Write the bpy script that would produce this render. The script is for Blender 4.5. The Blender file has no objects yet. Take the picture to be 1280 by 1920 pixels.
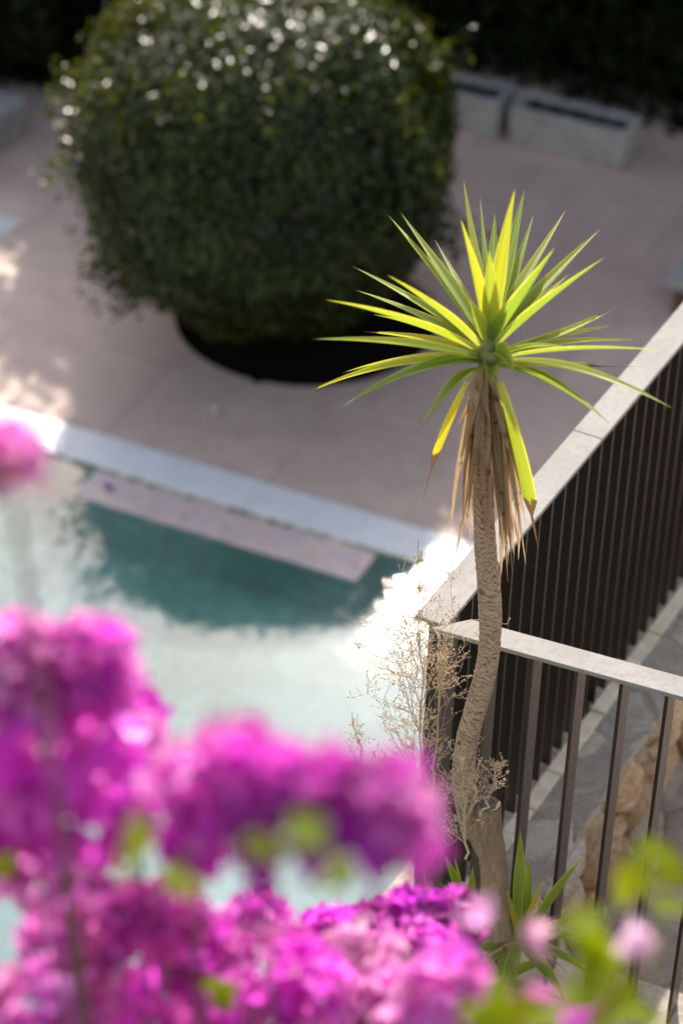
import bpy, bmesh, math, random
import numpy as np
from mathutils import Vector, Matrix, noise as mnoise
R = random.Random(7)
NR = np.random.RandomState(11)
rad = math.radians
scn = bpy.context.scene
COL = scn.collection

# ---------------------------------------------------------------- camera, sky, sun, exposure
H = 4.77                      # eye height above the planting bed (a first-floor terrace)
FPX, PITCH, ROLL = 4700.0, rad(36), rad(1.66)
SUN_EL, SUN_AZ = rad(37), rad(1.6)
cr = Vector((math.cos(ROLL), math.sin(PITCH)*math.sin(ROLL), math.cos(PITCH)*math.sin(ROLL)))
cu = Vector((-math.sin(ROLL), math.sin(PITCH)*math.cos(ROLL), math.cos(PITCH)*math.cos(ROLL)))
fw = Vector((0, math.cos(PITCH), -math.sin(PITCH)))
CAM = Vector((0, 0, H))
cd = bpy.data.cameras.new('camera'); cam = bpy.data.objects.new('camera', cd); COL.objects.link(cam)
m = Matrix((cr, cu, -fw)).transposed().to_4x4(); m.translation = CAM
cam.matrix_world = m
cd.sensor_fit = 'VERTICAL'; cd.sensor_height = 36; cd.sensor_width = 24
cd.lens = 36*FPX/1920; cd.clip_start = .05; cd.clip_end = 400
cd.dof.use_dof = True; cd.dof.focus_distance = 5.72; cd.dof.aperture_fstop = 2.0
scn.camera = cam

world = bpy.data.worlds.new('World'); scn.world = world; world.use_nodes = True
wn = world.node_tree.nodes; wl = world.node_tree.links
sky = wn.new('ShaderNodeTexSky'); sky.sky_type = 'NISHITA'; sky.sun_disc = False
sky.sun_elevation = SUN_EL; sky.sun_rotation = SUN_AZ
sky.air_density = 1.0; sky.dust_density = 1.0; sky.ozone_density = 1.0; sky.altitude = 0
bg = wn['Background']; bg.inputs['Strength'].default_value = 0.15
warm = wn.new('ShaderNodeMix'); warm.data_type = 'RGBA'; warm.blend_type = 'MULTIPLY'; warm.inputs[0].default_value = 1
warm.inputs[7].default_value = (1.27, .96, .73, 1)
wl.new(sky.outputs[0], warm.inputs[6])
# haze glow and broken cloud added round the sun to brighten the pool's reflection
sdir = Vector((math.sin(SUN_AZ)*math.cos(SUN_EL), math.cos(SUN_AZ)*math.cos(SUN_EL), math.sin(SUN_EL)))
tc_ = wn.new('ShaderNodeTexCoord'); dt_ = wn.new('ShaderNodeVectorMath'); dt_.operation = 'DOT_PRODUCT'
wl.new(tc_.outputs['Generated'], dt_.inputs[0]); dt_.inputs[1].default_value = sdir
mx0 = wn.new('ShaderNodeMath'); mx0.operation = 'MAXIMUM'; wl.new(dt_.outputs['Value'], mx0.inputs[0]); mx0.inputs[1].default_value = 0
pw = wn.new('ShaderNodeMath'); pw.operation = 'POWER'; wl.new(mx0.outputs[0], pw.inputs[0]); pw.inputs[1].default_value = 22
mpw = wn.new('ShaderNodeMapping'); wl.new(tc_.outputs['Generated'], mpw.inputs[0]); mpw.inputs['Scale'].default_value = (2.2, 4, 9); mpw.inputs['Rotation'].default_value = (0, .35, 0)
nzw = wn.new('ShaderNodeTexNoise'); wl.new(mpw.outputs[0], nzw.inputs['Vector']); nzw.inputs['Scale'].default_value = 1.6; nzw.inputs['Detail'].default_value = 5; nzw.inputs['Roughness'].default_value = .55
rpw = wn.new('ShaderNodeMapRange'); wl.new(nzw.outputs['Fac'], rpw.inputs[0]); rpw.inputs[1].default_value = .38; rpw.inputs[2].default_value = .62; rpw.inputs[3].default_value = .15; rpw.inputs[4].default_value = 1.3
ml = wn.new('ShaderNodeMath'); ml.operation = 'MULTIPLY'; wl.new(pw.outputs[0], ml.inputs[0]); wl.new(rpw.outputs[0], ml.inputs[1])
sclr = wn.new('ShaderNodeVectorMath'); sclr.operation = 'SCALE'; sclr.inputs[0].default_value = (9, 13, 17); wl.new(ml.outputs[0], sclr.inputs['Scale'])
addw = wn.new('ShaderNodeVectorMath'); addw.operation = 'ADD'; wl.new(warm.outputs[2], addw.inputs[0]); wl.new(sclr.outputs[0], addw.inputs[1])
wl.new(addw.outputs[0], bg.inputs['Color'])
sd = bpy.data.lights.new('sun', 'SUN'); sun = bpy.data.objects.new('sun', sd); COL.objects.link(sun)
sd.energy = 3.3; sd.angle = rad(.6); sd.color = (1, .915, .80)
sdir = Vector((math.sin(SUN_AZ)*math.cos(SUN_EL), math.cos(SUN_AZ)*math.cos(SUN_EL), math.sin(SUN_EL)))
sun.rotation_euler = sdir.to_track_quat('Z', 'Y').to_euler(); sun.location = (0, 0, 12)
vs = scn.view_settings
vs.view_transform = 'Standard'; vs.look = 'None'; vs.gamma = 1; vs.use_curve_mapping = False
vs.exposure = 1.15
scn.render.engine = 'CYCLES'
cy = scn.cycles
cy.use_denoising = True
cy.max_bounces = 8; cy.diffuse_bounces = 3; cy.glossy_bounces = 3; cy.transmission_bounces = 6; cy.transparent_max_bounces = 10
cy.sample_clamp_indirect = 4; cy.caustics_reflective = False; cy.caustics_refractive = False

# ---------------------------------------------------------------- measuring the photograph
def ray(px, py):
    return cr*((px-640)/FPX) + cu*((960-py)/FPX) + fw
def onz(px, py, z):
    d = ray(px, py); return CAM + d*((z-H)/d.z)
def ony(px, py, y):
    d = ray(px, py); return CAM + d*(y/d.y)
def far(px, py, dist):
    return CAM + ray(px, py)*dist

# ---------------------------------------------------------------- helpers
def tag(o, label=None, cat=None, group=None, kind=None):
    if label: o['label'] = label
    if cat: o['category'] = cat
    if group: o['group'] = group
    if kind: o['kind'] = kind
    return o
def empty(name, loc=(0, 0, 0)):
    o = bpy.data.objects.new(name, None); COL.objects.link(o); o.location = loc; o.empty_display_size = .1
    return o
def link(name, me, mat=None, parent=None, smooth=False):
    o = bpy.data.objects.new(name, me); COL.objects.link(o)
    if mat is not None and len(me.materials) == 0: me.materials.append(mat)
    if smooth:
        me.polygons.foreach_set('use_smooth', [True]*len(me.polygons))
    if parent is not None:
        o.parent = parent
        if parent.type == 'EMPTY' or True:
            bpy_loc = parent.location
            o.location = -Vector(bpy_loc) if parent.parent is None else Vector((0, 0, 0))
    return o
def pydata(name, vs_, fs_, mat=None, parent=None, smooth=False):
    me = bpy.data.meshes.new(name); me.from_pydata([tuple(v) for v in vs_], [], fs_); me.update()
    return link(name, me, mat, parent, smooth)
def fast_mesh(name, verts, faces, uv=None):
    me = bpy.data.meshes.new(name)
    nv, nf, k = len(verts), len(faces), faces.shape[1]
    me.vertices.add(nv); me.vertices.foreach_set('co', verts.astype(np.float32).ravel())
    me.loops.add(nf*k); me.loops.foreach_set('vertex_index', faces.astype(np.int32).ravel())
    me.polygons.add(nf); me.polygons.foreach_set('loop_start', np.arange(0, nf*k, k, dtype=np.int32))
    me.update(calc_edges=True)
    return me
class MB:
    def __init__(s): s.v = []; s.f = []; s.uv = []
    def add(s, vs_, fs_):
        b = len(s.v); s.v += [tuple(v) for v in vs_]; s.f += [tuple(b+i for i in f) for f in fs_]
    def box(s, o, ax, ay, az):
        o, ax, ay, az = map(Vector, (o, ax, ay, az))
        p = [o, o+ax, o+ax+ay, o+ay]; p += [q+az for q in p]
        f = [(3, 2, 1, 0), (4, 5, 6, 7), (0, 1, 5, 4), (1, 2, 6, 5), (2, 3, 7, 6), (3, 0, 4, 7)]
        if ax.cross(ay).dot(az) < 0: f = [tuple(reversed(q)) for q in f]
        s.add(p, f)
    def tube(s, pts, rs, n=6, cap=True):
        pts = [Vector(p) for p in pts]
        if not hasattr(rs, '__len__'): rs = [rs]*len(pts)
        b = len(s.v); up = Vector((.31, .2, .93))
        for i, p in enumerate(pts):
            d = (pts[min(i+1, len(pts)-1)]-pts[max(i-1, 0)])
            if d.length < 1e-9: d = Vector((0, 0, 1))
            d.normalize(); a = d.cross(up)
            if a.length < .05: a = d.cross(Vector((1, 0, 0)))
            a.normalize(); c = d.cross(a)
            for k in range(n):
                t = 2*math.pi*k/n
                s.v.append(tuple(p+(a*math.cos(t)+c*math.sin(t))*rs[i]))
        for i in range(len(pts)-1):
            for k in range(n):
                s.f.append((b+i*n+k, b+i*n+(k+1) % n, b+(i+1)*n+(k+1) % n, b+(i+1)*n+k))
        if cap:
            s.f.append(tuple(b+k for k in range(n))[::-1]); e = b+(len(pts)-1)*n
            s.f.append(tuple(e+k for k in range(n)))
    def build(s, name, mat, parent=None, smooth=False):
        return pydata(name, s.v, s.f, mat, parent, smooth)
def bevelled(o, w=.004, seg=2):
    bm = bmesh.new(); bm.from_mesh(o.data)
    bmesh.ops.bevel(bm, geom=bm.edges[:], offset=w, segments=seg, profile=.5, affect='EDGES', clamp_overlap=True)
    bm.to_mesh(o.data); bm.free(); return o

# ---------------------------------------------------------------- materials
def mat(name, col=(.5, .5, .5), rough=.6, spec=.5, metal=0):
    m_ = bpy.data.materials.new(name); m_.use_nodes = True
    p = m_.node_tree.nodes['Principled BSDF']
    p.inputs['Base Color'].default_value = (*col, 1); p.inputs['Roughness'].default_value = rough
    p.inputs['Specular IOR Level'].default_value = spec; p.inputs['Metallic'].default_value = metal
    return m_
class NT:
    def __init__(s, m_): s.m = m_; s.n = m_.node_tree.nodes; s.l = m_.node_tree.links; s.p = s.n['Principled BSDF']
    def new(s, t, **kw):
        x = s.n.new(t)
        for k, v in kw.items(): setattr(x, k, v)
        return x
    def set(s, x, i, v):
        if hasattr(v, 'is_output') or v.__class__.__name__.startswith('NodeSocket'): s.l.new(v, x.inputs[i])
        else: x.inputs[i].default_value = v
    def coord(s, kind='Object', scale=(1, 1, 1)):
        if kind == 'World':
            g = s.new('ShaderNodeNewGeometry'); o = g.outputs['Position']
        else:
            c = s.new('ShaderNodeTexCoord'); o = c.outputs[kind]
        mp = s.new('ShaderNodeMapping'); s.l.new(o, mp.inputs['Vector']); mp.inputs['Scale'].default_value = scale
        return mp.outputs[0]
    def noise(s, v, scale=5, detail=4, rough=.5, dist=0):
        x = s.new('ShaderNodeTexNoise'); s.set(x, 'Vector', v); x.inputs['Scale'].default_value = scale
        x.inputs['Detail'].default_value = detail; x.inputs['Roughness'].default_value = rough; x.inputs['Distortion'].default_value = dist
        return x.outputs['Fac']
    def voro(s, v, scale=5, feature='F1', rnd=1, out='Distance'):
        x = s.new('ShaderNodeTexVoronoi', feature=feature); s.set(x, 'Vector', v); x.inputs['Scale'].default_value = scale
        x.inputs['Randomness'].default_value = rnd
        return x.outputs[out]
    def ramp(s, f, stops):
        x = s.new('ShaderNodeValToRGB'); s.l.new(f, x.inputs[0]); e = x.color_ramp.elements
        while len(e) < len(stops): e.new(.5)
        for q, (p_, c) in zip(e, stops):
            q.position = p_; q.color = (*c, 1) if hasattr(c, '__len__') else (c, c, c, 1)
        return x.outputs[0]
    def mix(s, f, a, b, blend='MIX'):
        x = s.new('ShaderNodeMix', data_type='RGBA', blend_type=blend)
        for i, v in ((0, f), (6, a), (7, b)):
            if hasattr(v, 'links') or v.__class__.__name__.startswith('NodeSocket'): s.l.new(v, x.inputs[i])
            elif i == 0: x.inputs[i].default_value = v
            else: x.inputs[i].default_value = (*v, 1) if len(v) == 3 else v
        return x.outputs[2]
    def math(s, op, a, b=0, c=None):
        x = s.new('ShaderNodeMath', operation=op); s.set(x, 0, a); s.set(x, 1, b)
        if c is not None: s.set(x, 2, c)
        return x.outputs[0]
    def bump(s, h, strength=.3, dist=.01):
        x = s.new('ShaderNodeBump'); s.l.new(h, x.inputs['Height']); x.inputs['Strength'].default_value = strength
        x.inputs['Distance'].default_value = dist
        s.l.new(x.outputs[0], s.p.inputs['Normal']); return x.outputs[0]
    def base(s, c): s.l.new(c, s.p.inputs['Base Color'])
    def rnd(s):
        return s.new('ShaderNodeObjectInfo').outputs['Random']
    def translucent(s, fac, color, normal=None):
        t = s.new('ShaderNodeBsdfTranslucent')
        if hasattr(color, 'links') or color.__class__.__name__.startswith('NodeSocket'): s.l.new(color, t.inputs['Color'])
        else: t.inputs['Color'].default_value = (*color, 1)
        mx = s.new('ShaderNodeMixShader'); s.set(mx, 0, fac)
        s.l.new(s.p.outputs[0], mx.inputs[1]); s.l.new(t.outputs[0], mx.inputs[2])
        s.l.new(mx.outputs[0], s.n['Material Output'].inputs['Surface'])

def stone_mat(name, a, b, c, scale=3, rough=.75, bump=.3, rndamt=.5, coord='World', spec=.4):
    m_ = mat(name, a, rough, spec); t = NT(m_); v = t.coord(coord)
    n1 = t.noise(v, scale, 5, .6); n2 = t.noise(v, scale*6, 6, .65); n3 = t.noise(v, scale*45, 3, .6)
    col = t.mix(t.ramp(n1, [(.42, 0), (.58, 1)]), a, b)
    col = t.mix(t.ramp(n2, [(.48, 0), (.66, .85)]), col, c)
    r = t.rnd(); g = t.math('MULTIPLY_ADD', r, rndamt, 1-rndamt/2)
    hsv = t.new('ShaderNodeHueSaturation'); t.l.new(col, hsv.inputs['Color']); t.l.new(g, hsv.inputs['Value'])
    sp = t.ramp(n3, [(.3, .82), (.7, 1.1)])
    t.base(t.mix(1, hsv.outputs[0], sp, 'MULTIPLY'))
    h = t.math('ADD', t.math('MULTIPLY', n2, .6), t.math('MULTIPLY', n3, .25))
    t.bump(h, bump, .02)
    return m_
M = {}
M['deck'] = stone_mat('deck_stone', (.59, .445, .38), (.655, .495, .42), (.52, .395, .35), .9, .62, .08, .13)
M['coping'] = stone_mat('coping_stone', (.74, .76, .79), (.80, .81, .83), (.69, .70, .72), 2, .45, .05, .06)
M['bluestone'] = stone_mat('pale_slab', (.55, .58, .60), (.60, .62, .64), (.5, .52, .55), 2, .5, .05, .05)
M['concrete'] = stone_mat('planter_concrete', (.34, .34, .335), (.42, .42, .41), (.22, .22, .21), 5, .85, .25, .15)
M['flag'] = stone_mat('flagstone_grey', (.44, .38, .31), (.70, .56, .40), (.54, .47, .39), 9, .8, .8, .5)
M['flagwarm'] = stone_mat('flagstone_warm', (.46, .40, .32), (.36, .30, .23), (.55, .50, .43), 8, .85, .6, .4)
M['ochre'] = stone_mat('wall_stone_ochre', (.56, .37, .20), (.68, .53, .36), (.34, .22, .13), 9, .9, .9, .5)
M['sunlit_edge'] = stone_mat('sunlit_edging', (.86, .75, .57), (.80, .67, .48), (.90, .82, .66), 14, .8, .4, .15)  # sunlight along the fence foot put into the stone colour
M['path'] = stone_mat('path_stone', (.36, .285, .245), (.46, .365, .315), (.27, .22, .195), 6, .85, .4, .25)
M['mortar'] = stone_mat('mortar', (.36, .31, .26), (.44, .37, .30), (.27, .23, .19), 12, .95, .6, 0)
M['soil'] = stone_mat('soil', (.035, .025, .018), (.06, .042, .03), (.02, .015, .01), 20, 1, 1, 0)
M['rail'] = stone_mat('rail_grey_stone_finish', (.30, .285, .268), (.335, .32, .30), (.27, .255, .24), 9, .75, .12, 0, spec=.12)
M['render'] = stone_mat('retaining_render', (.40, .37, .33), (.46, .42, .37), (.33, .30, .26), 2, .9, .3, 0)

# dark bronze coated steel
m_ = mat('bronze_steel', (.040, .029, .023), .42, .6); t = NT(m_); v = t.coord('World')
t.base(t.mix(t.noise(v, 30, 4), (.020, .014, .0105), (.036, .024, .017)))
t.l.new(t.ramp(t.noise(v, 60, 3), [(.3, .32), (.7, .46)]), t.p.inputs['Roughness']); M['steel'] = m_

# pool shell mosaic
def mosaic(name, a, b, c, scale):
    m_ = mat(name, a, .4, .5); t = NT(m_); v = t.coord('World')
    mp = v.node; mp.inputs['Rotation'].default_value = (0, 0, rad(24))
    vo = t.new('ShaderNodeTexVoronoi'); t.l.new(v, vo.inputs['Vector']); vo.inputs['Scale'].default_value = scale; vo.inputs['Randomness'].default_value = 0.05
    sep = t.new('ShaderNodeSeparateColor'); t.l.new(vo.outputs['Color'], sep.inputs[0])
    col = t.mix(t.ramp(sep.outputs[0], [(.3, 0), (.8, 1)]), a, b)
    col = t.mix(t.ramp(t.noise(v, 9, 4, .65), [(.45, 0), (.62, .7)]), col, c)
    t.base(col); return m_
M['ledge'] = mosaic('ledge_mosaic', (.54, .46, .46), (.64, .49, .44), (.45, .40, .41), 22)
M['basin'] = mosaic('basin_mosaic', (.08, .44, .29), (.18, .55, .41), (.05, .30, .22), 14)

# water: fresnel reflection over clear tinted body
m_ = bpy.data.materials.new('water'); m_.use_nodes = True; t = NT(m_)
v = t.coord('World')
gl = t.new('ShaderNodeBsdfGlossy'); gl.inputs['Roughness'].default_value = .035; gl.inputs['Color'].default_value = (1, 1, 1, 1)
tr = t.new('ShaderNodeBsdfTransparent'); tr.inputs['Color'].default_value = (.84, .94, .93, 1)
fr = t.new('ShaderNodeFresnel'); fr.inputs['IOR'].default_value = 1.5
bu = t.new('ShaderNodeBump'); bu.inputs['Strength'].default_value = .045; bu.inputs['Distance'].default_value = .02
t.l.new(t.math('ADD', t.noise(v, 6, 3, .5), t.math('MULTIPLY', t.noise(v, 22, 2), .25)), bu.inputs['Height'])
t.l.new(bu.outputs[0], gl.inputs['Normal']); t.l.new(bu.outputs[0], fr.inputs['Normal'])
df = t.new('ShaderNodeBsdfDiffuse'); df.inputs['Color'].default_value = (.36, .60, .58, 1)
md = t.new('ShaderNodeMixShader'); t.l.new(t.ramp(t.noise(v, 1.2, 2), [(.35, .14), (.65, .26)]), md.inputs[0]); t.l.new(tr.outputs[0], md.inputs[1]); t.l.new(df.outputs[0], md.inputs[2])
mx = t.new('ShaderNodeMixShader'); t.l.new(fr.outputs[0], mx.inputs[0]); t.l.new(md.outputs[0], mx.inputs[1]); t.l.new(gl.outputs[0], mx.inputs[2])
t.l.new(mx.outputs[0], t.n['Material Output'].inputs['Surface']); M['water'] = m_

def leaf_mat(name, a, b, trans, tf, rough=.4, spec=.5):
    m_ = mat(name, a, rough, spec); t = NT(m_)
    v = t.coord('World'); n = t.ramp(t.noise(v, 9, 3), [(.35, 0), (.65, 1)])
    big = t.ramp(t.noise(v, 3.2, 4, .6), [(.38, .45), (.62, 1.35)])
    t.base(t.mix(1, t.mix(n, a, b), big, 'MULTIPLY') if name == 'topiary_leaf' else t.mix(n, a, b)); t.translucent(tf, trans); return m_
M['box_leaf'] = leaf_mat('topiary_leaf', (.012, .026, .003), (.034, .052, .006), (.26, .30, .01), .17, .28, .35)
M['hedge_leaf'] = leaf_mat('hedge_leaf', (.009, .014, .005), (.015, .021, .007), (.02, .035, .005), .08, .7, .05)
M['core'] = mat('foliage_shade_core', (.006, .007, .004), 1, .0)  # near-black, standing in for shade deep in the foliage
M['herb'] = leaf_mat('herb_leaf', (.16, .22, .05), (.24, .30, .09), (.35, .5, .06), .4)
M['bush_leaf'] = leaf_mat('bougainvillea_leaf', (.14, .22, .008), (.22, .27, .008), (.42, .52, .0), .55, .55, .15)

# yucca leaf: uv.x across, uv.y along; object colour = (yellowness, dry tip length, darkness)
def yucca_leaf(name):
    m_ = mat(name, (.2, .35, .05), .4, .35); t = NT(m_)
    uv = t.new('ShaderNodeUVMap'); sx = t.new('ShaderNodeSeparateXYZ'); t.l.new(uv.outputs[0], sx.inputs[0])
    oi = t.new('ShaderNodeObjectInfo'); sc_ = t.new('ShaderNodeSeparateColor'); t.l.new(oi.outputs['Color'], sc_.inputs[0])
    across, along = sx.outputs[0], sx.outputs[1]
    edge = t.math('ABSOLUTE', t.math('MULTIPLY_ADD', across, 2, -1))
    wv = t.coord('World'); nz = t.noise(wv, 60, 4, .6)
    st = t.new('ShaderNodeMapping'); t.l.new(uv.outputs[0], st.inputs['Vector']); st.inputs['Scale'].default_value = (40, 1.2, 1)
    streak = t.noise(st.outputs[0], 1, 3, .5)
    g = t.mix(streak, (.15, .25, .04), (.25, .37, .08))
    g = t.mix(sc_.outputs[0], g, (.46, .43, .035))
    em = t.ramp(t.math('ADD', edge, t.math('MULTIPLY', t.math('SUBTRACT', nz, .5), .25)), [(.80, 0), (.93, 1)])
    g = t.mix(em, g, (.52, .50, .12))
    g = t.mix(t.ramp(along, [(0, .75), (.22, 0)]), g, (.42, .47, .25))
    # dry brown end
    lim = t.math('SUBTRACT', 1.0, sc_.outputs[1])
    d = t.math('SUBTRACT', t.math('ADD', along, t.math('MULTIPLY', t.math('SUBTRACT', nz, .5), .12)), lim)
    dry = t.ramp(t.math('MULTIPLY_ADD', d, 20, .5), [(.3, 0), (.7, 1)])
    spots = t.ramp(t.noise(wv, 110, 2, .4), [(.74, 0), (.78, 1)])
    dry2 = t.math('MAXIMUM', dry, t.math('MULTIPLY', spots, .7))
    g = t.mix(dry2, g, (.20, .13, .075))
    t.base(g)
    tc = t.mix(1, g, (1.45, 1.35, .6), 'MULTIPLY')
    tc = t.mix(dry2, tc, (.14, .08, .03))
    t.bump(streak, .25, .002)
    t.translucent(.48, tc); return m_
M['yleaf'] = yucca_leaf('yucca_leaf')
# dry leaf
m_ = mat('dry_leaf', (.45, .3, .15), .7, .25); t = NT(m_)
uv = t.new('ShaderNodeUVMap'); st = t.new('ShaderNodeMapping'); t.l.new(uv.outputs[0], st.inputs['Vector']); st.inputs['Scale'].default_value = (14, 2.5, 1)
s1 = t.noise(st.outputs[0], 1, 4, .6); wv = t.coord('World')
c = t.mix(t.ramp(s1, [(.3, 0), (.7, 1)]), (.60, .42, .22), (.33, .20, .10))
c = t.mix(t.rnd(), c, t.mix(.4, c, (.55, .49, .41)))
c = t.mix(t.ramp(t.noise(wv, 45, 4), [(.58, 0), (.70, .85)]), c, (.10, .06, .035))
t.base(c); t.bump(s1, .5, .003); t.translucent(.42, c); M['dry'] = m_
# trunk bark
def bark(name, a, b, crack, sc1, sc2, zs):
    m_ = mat(name, a, .85, .25); t = NT(m_); v = t.coord('World', (1, 1, zs))
    wob = t.new('ShaderNodeVectorMath', operation='ADD'); nn = t.new('ShaderNodeTexNoise'); t.l.new(v, nn.inputs['Vector']); nn.inputs['Scale'].default_value = 35
    vm = t.new('ShaderNodeVectorMath', operation='SCALE'); t.l.new(nn.outputs['Color'], vm.inputs[0]); vm.inputs['Scale'].default_value = .012
    t.l.new(v, wob.inputs[0]); t.l.new(vm.outputs[0], wob.inputs[1]); vv = wob.outputs[0]
    cr_ = t.voro(vv, sc1, 'DISTANCE_TO_EDGE'); cf = t.ramp(cr_, [(.0, 1), (.055, 0)])
    n1 = t.noise(v, 25, 5, .65); n2 = t.noise(v, sc2, 4, .6)
    col = t.mix(t.ramp(n1, [(.3, 0), (.7, 1)]), a, b)
    col = t.mix(t.ramp(n2, [(.5, 0), (.8, .6)]), col, crack)
    ra = t.new('ShaderNodeAttribute', attribute_name='ring').outputs['Fac']
    col = t.mix(t.math('MULTIPLY', cf, .55 if zs > 1 else .22), col, crack); col = t.mix(t.math('MINIMUM', t.math('MULTIPLY', ra, 1.5), .9), col, crack); t.base(col)
    t.bump(t.math('SUBTRACT', t.math('MULTIPLY', n2, .6), t.math('MULTIPLY', cf, .5)), .5, .004); return m_
M['bark'] = bark('yucca_bark', (.45, .32, .215), (.60, .455, .32), (.08, .052, .033), 30, 130, 3.0)
M['oldbark'] = bark('old_yucca_bark', (.25, .18, .115), (.36, .27, .18), (.07, .045, .028), 95, 150, .22)
M['cutwood'] = stone_mat('cut_wood', (.48, .40, .30), (.36, .29, .21), (.22, .16, .11), 25, .9, 1, 0)
M['twig'] = mat('dry_twig', (.58, .45, .32), .8, .2)
M['seed'] = leaf_mat('dry_seed', (.76, .66, .48), (.58, .46, .31), (.8, .68, .5), .4, .7, .2)
M['stem'] = mat('woody_stem', (.12, .085, .05), .8, .2)
# bougainvillea bract, object colour = tint
for nm_, useattr in (('bract', False), ('bract_mass', True)):
 m_ = mat(nm_, (.7, .05, .5), .6, .15); t = NT(m_)
 base = t.new('ShaderNodeAttribute', attribute_name='tint').outputs['Color'] if useattr else t.new('ShaderNodeObjectInfo').outputs['Color']
 wv = t.coord('World'); n = t.noise(wv, 60, 3)
 c = t.mix(t.ramp(n, [(.3, 0), (.7, .3)]), base, (.88, .25, .66))
 t.base(c); t.translucent(.6, t.mix(1, c, (1.15, 1.15, 1.15), 'MULTIPLY')); M[nm_] = m_
M['pollen'] = mat('flower_tube', (.75, .62, .55), .6, .3)

# ---------------------------------------------------------------- frames of the place
DZ = -2.2                                                     # pool deck level
ua = rad(-24.2); UD = Vector((math.cos(ua), math.sin(ua), 0)); VD = Vector((-math.sin(ua), math.cos(ua), 0))
DO = Vector((.551, 9.409, DZ))
def dk(u, v, z=0): return DO + UD*u + VD*v + Vector((0, 0, z))
fa = rad(62.3); FV = Vector((math.cos(fa), math.sin(fa), 0)); FN = Vector((math.sin(fa), -math.cos(fa), 0))
def wl_(v, n, z): return FV*v + FN*n + Vector((0, 0, z))        # wall / far fence frame

# ---------------------------------------------------------------- setting
g = pydata('ground', [(-60, -40, -3.6), (60, -40, -3.6), (60, 90, -3.6), (-60, 90, -3.6)], [(0, 1, 2, 3)], M['soil']); tag(g, kind='structure')

# deck slab body with circular pit cut and paving slabs
PC = Vector((-.215, 11.37, DZ)); PR = .70
deck = empty('pool_deck', dk(0, 2, -.2)); tag(deck, 'pinkish stone paving around the pool, around the topiary pit', kind='structure')
def ring_clip_slab(u0, u1, v0, v1, z0, z1, name, material, parent, gap=.0018):
    poly = [dk(u0+gap, v0+gap), dk(u1-gap, v0+gap), dk(u1-gap, v1-gap), dk(u0+gap, v1-gap)]
    dmin = 1e9
    c2 = Vector((PC.x, PC.y))
    lu, lv = (PC-DO).dot(UD), (PC-DO).dot(VD)
    du = max(u0-lu, 0, lu-u1); dv = max(v0-lv, 0, lv-v1); dmin = math.hypot(du, dv)
    b = MB()
    if dmin > PR+.01:
        b.box(poly[0]+Vector((0, 0, z0)), poly[1]-poly[0], poly[3]-poly[0], (0, 0, z1-z0))
        o = b.build(name, material, parent); bevelled(o, .003, 1); return o
    if max(math.hypot(lu-a, lv-c_) for a in (u0, u1) for c_ in (v0, v1)) < PR: return None
    # march the cell outline and the circle: cell minus circle by fine triangulated strips
    bm = bmesh.new(); n = 26; grid = {}
    for i in range(n+1):
        for j in range(n+1):
            uu = u0+gap+(u1-u0-2*gap)*i/n; vv_ = v0+gap+(v1-v0-2*gap)*j/n
            d_ = math.hypot(uu-lu, vv_-lv); cell = max((u1-u0), (v1-v0))/n
            if d_ < PR+cell*.75 and d_ > PR-cell*.75 and 0 < i < n and 0 < j < n and d_ > 1e-6:
                s_ = PR/d_; uu = lu+(uu-lu)*s_; vv_ = lv+(vv_-lv)*s_; d_ = PR
            grid[i, j] = (bm.verts.new(dk(uu, vv_, z1)), d_)
    for i in range(n):
        for j in range(n):
            q = [grid[i, j], grid[i+1, j], grid[i+1, j+1], grid[i, j+1]]
            if all(x[1] >= PR-1e-5 for x in q): bm.faces.new([x[0] for x in q])
    for v_ in [x for x in bm.verts if not x.link_faces]: bm.verts.remove(v_)
    if not bm.faces: bm.free(); return None
    ex = bmesh.ops.extrude_face_region(bm, geom=bm.faces[:])
    for e_ in ex['geom']:
        if isinstance(e_, bmesh.types.BMVert): e_.co.z -= (z1-z0)
    bmesh.ops.recalc_face_normals(bm, faces=bm.faces)
    me = bpy.data.meshes.new(name); bm.to_mesh(me); bm.free()
    return link(name, me, material, parent)
for i in range(-7, 7):
    for j in range(0, 7):
        off = .45 if j % 2 else 0
        u0 = i*.9+off-.1; v0 = j*.72
        if u0 > 3.2: continue
        ring_clip_slab(u0, u0+.9, v0, v0+.72, -.06, -R.random()*.0015, 'paving_slab', M['deck'], deck)
lu0, lv0 = (PC-DO).dot(UD), (PC-DO).dot(VD)
# bedding under the joints
b = MB()
n = 64
inner = [PC+Vector((math.cos(2*math.pi*k/n)*(PR+.005), math.sin(2*math.pi*k/n)*(PR+.005), -.012)) for k in range(n)]
outer = [PC+Vector((math.cos(2*math.pi*k/n)*9, math.sin(2*math.pi*k/n)*9, -.012)) for k in range(n)]
b = MB()
for k in range(n):
    k2 = (k+1) % n
    pass
# square sheet with the hole: from circle to far rectangle, clipped at the coping side
def clampv(p):
    q = p-DO; u_, v_ = q.dot(UD), q.dot(VD)
    if v_ < .02:
        c_ = PC-DO; cu_, cv_ = c_.dot(UD), c_.dot(VD); s_ = (cv_-.02)/(cv_-v_); u_ = cu_+(u_-cu_)*s_; v_ = .02
    return dk(u_, v_, -.012)
outer = [clampv(p) for p in outer]
b.add(inner+outer, [(k, n+k, n+(k+1) % n, (k+1) % n) for k in range(n)])
tag(b.build('bedding', M['mortar'], deck), kind='stuff')
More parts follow.
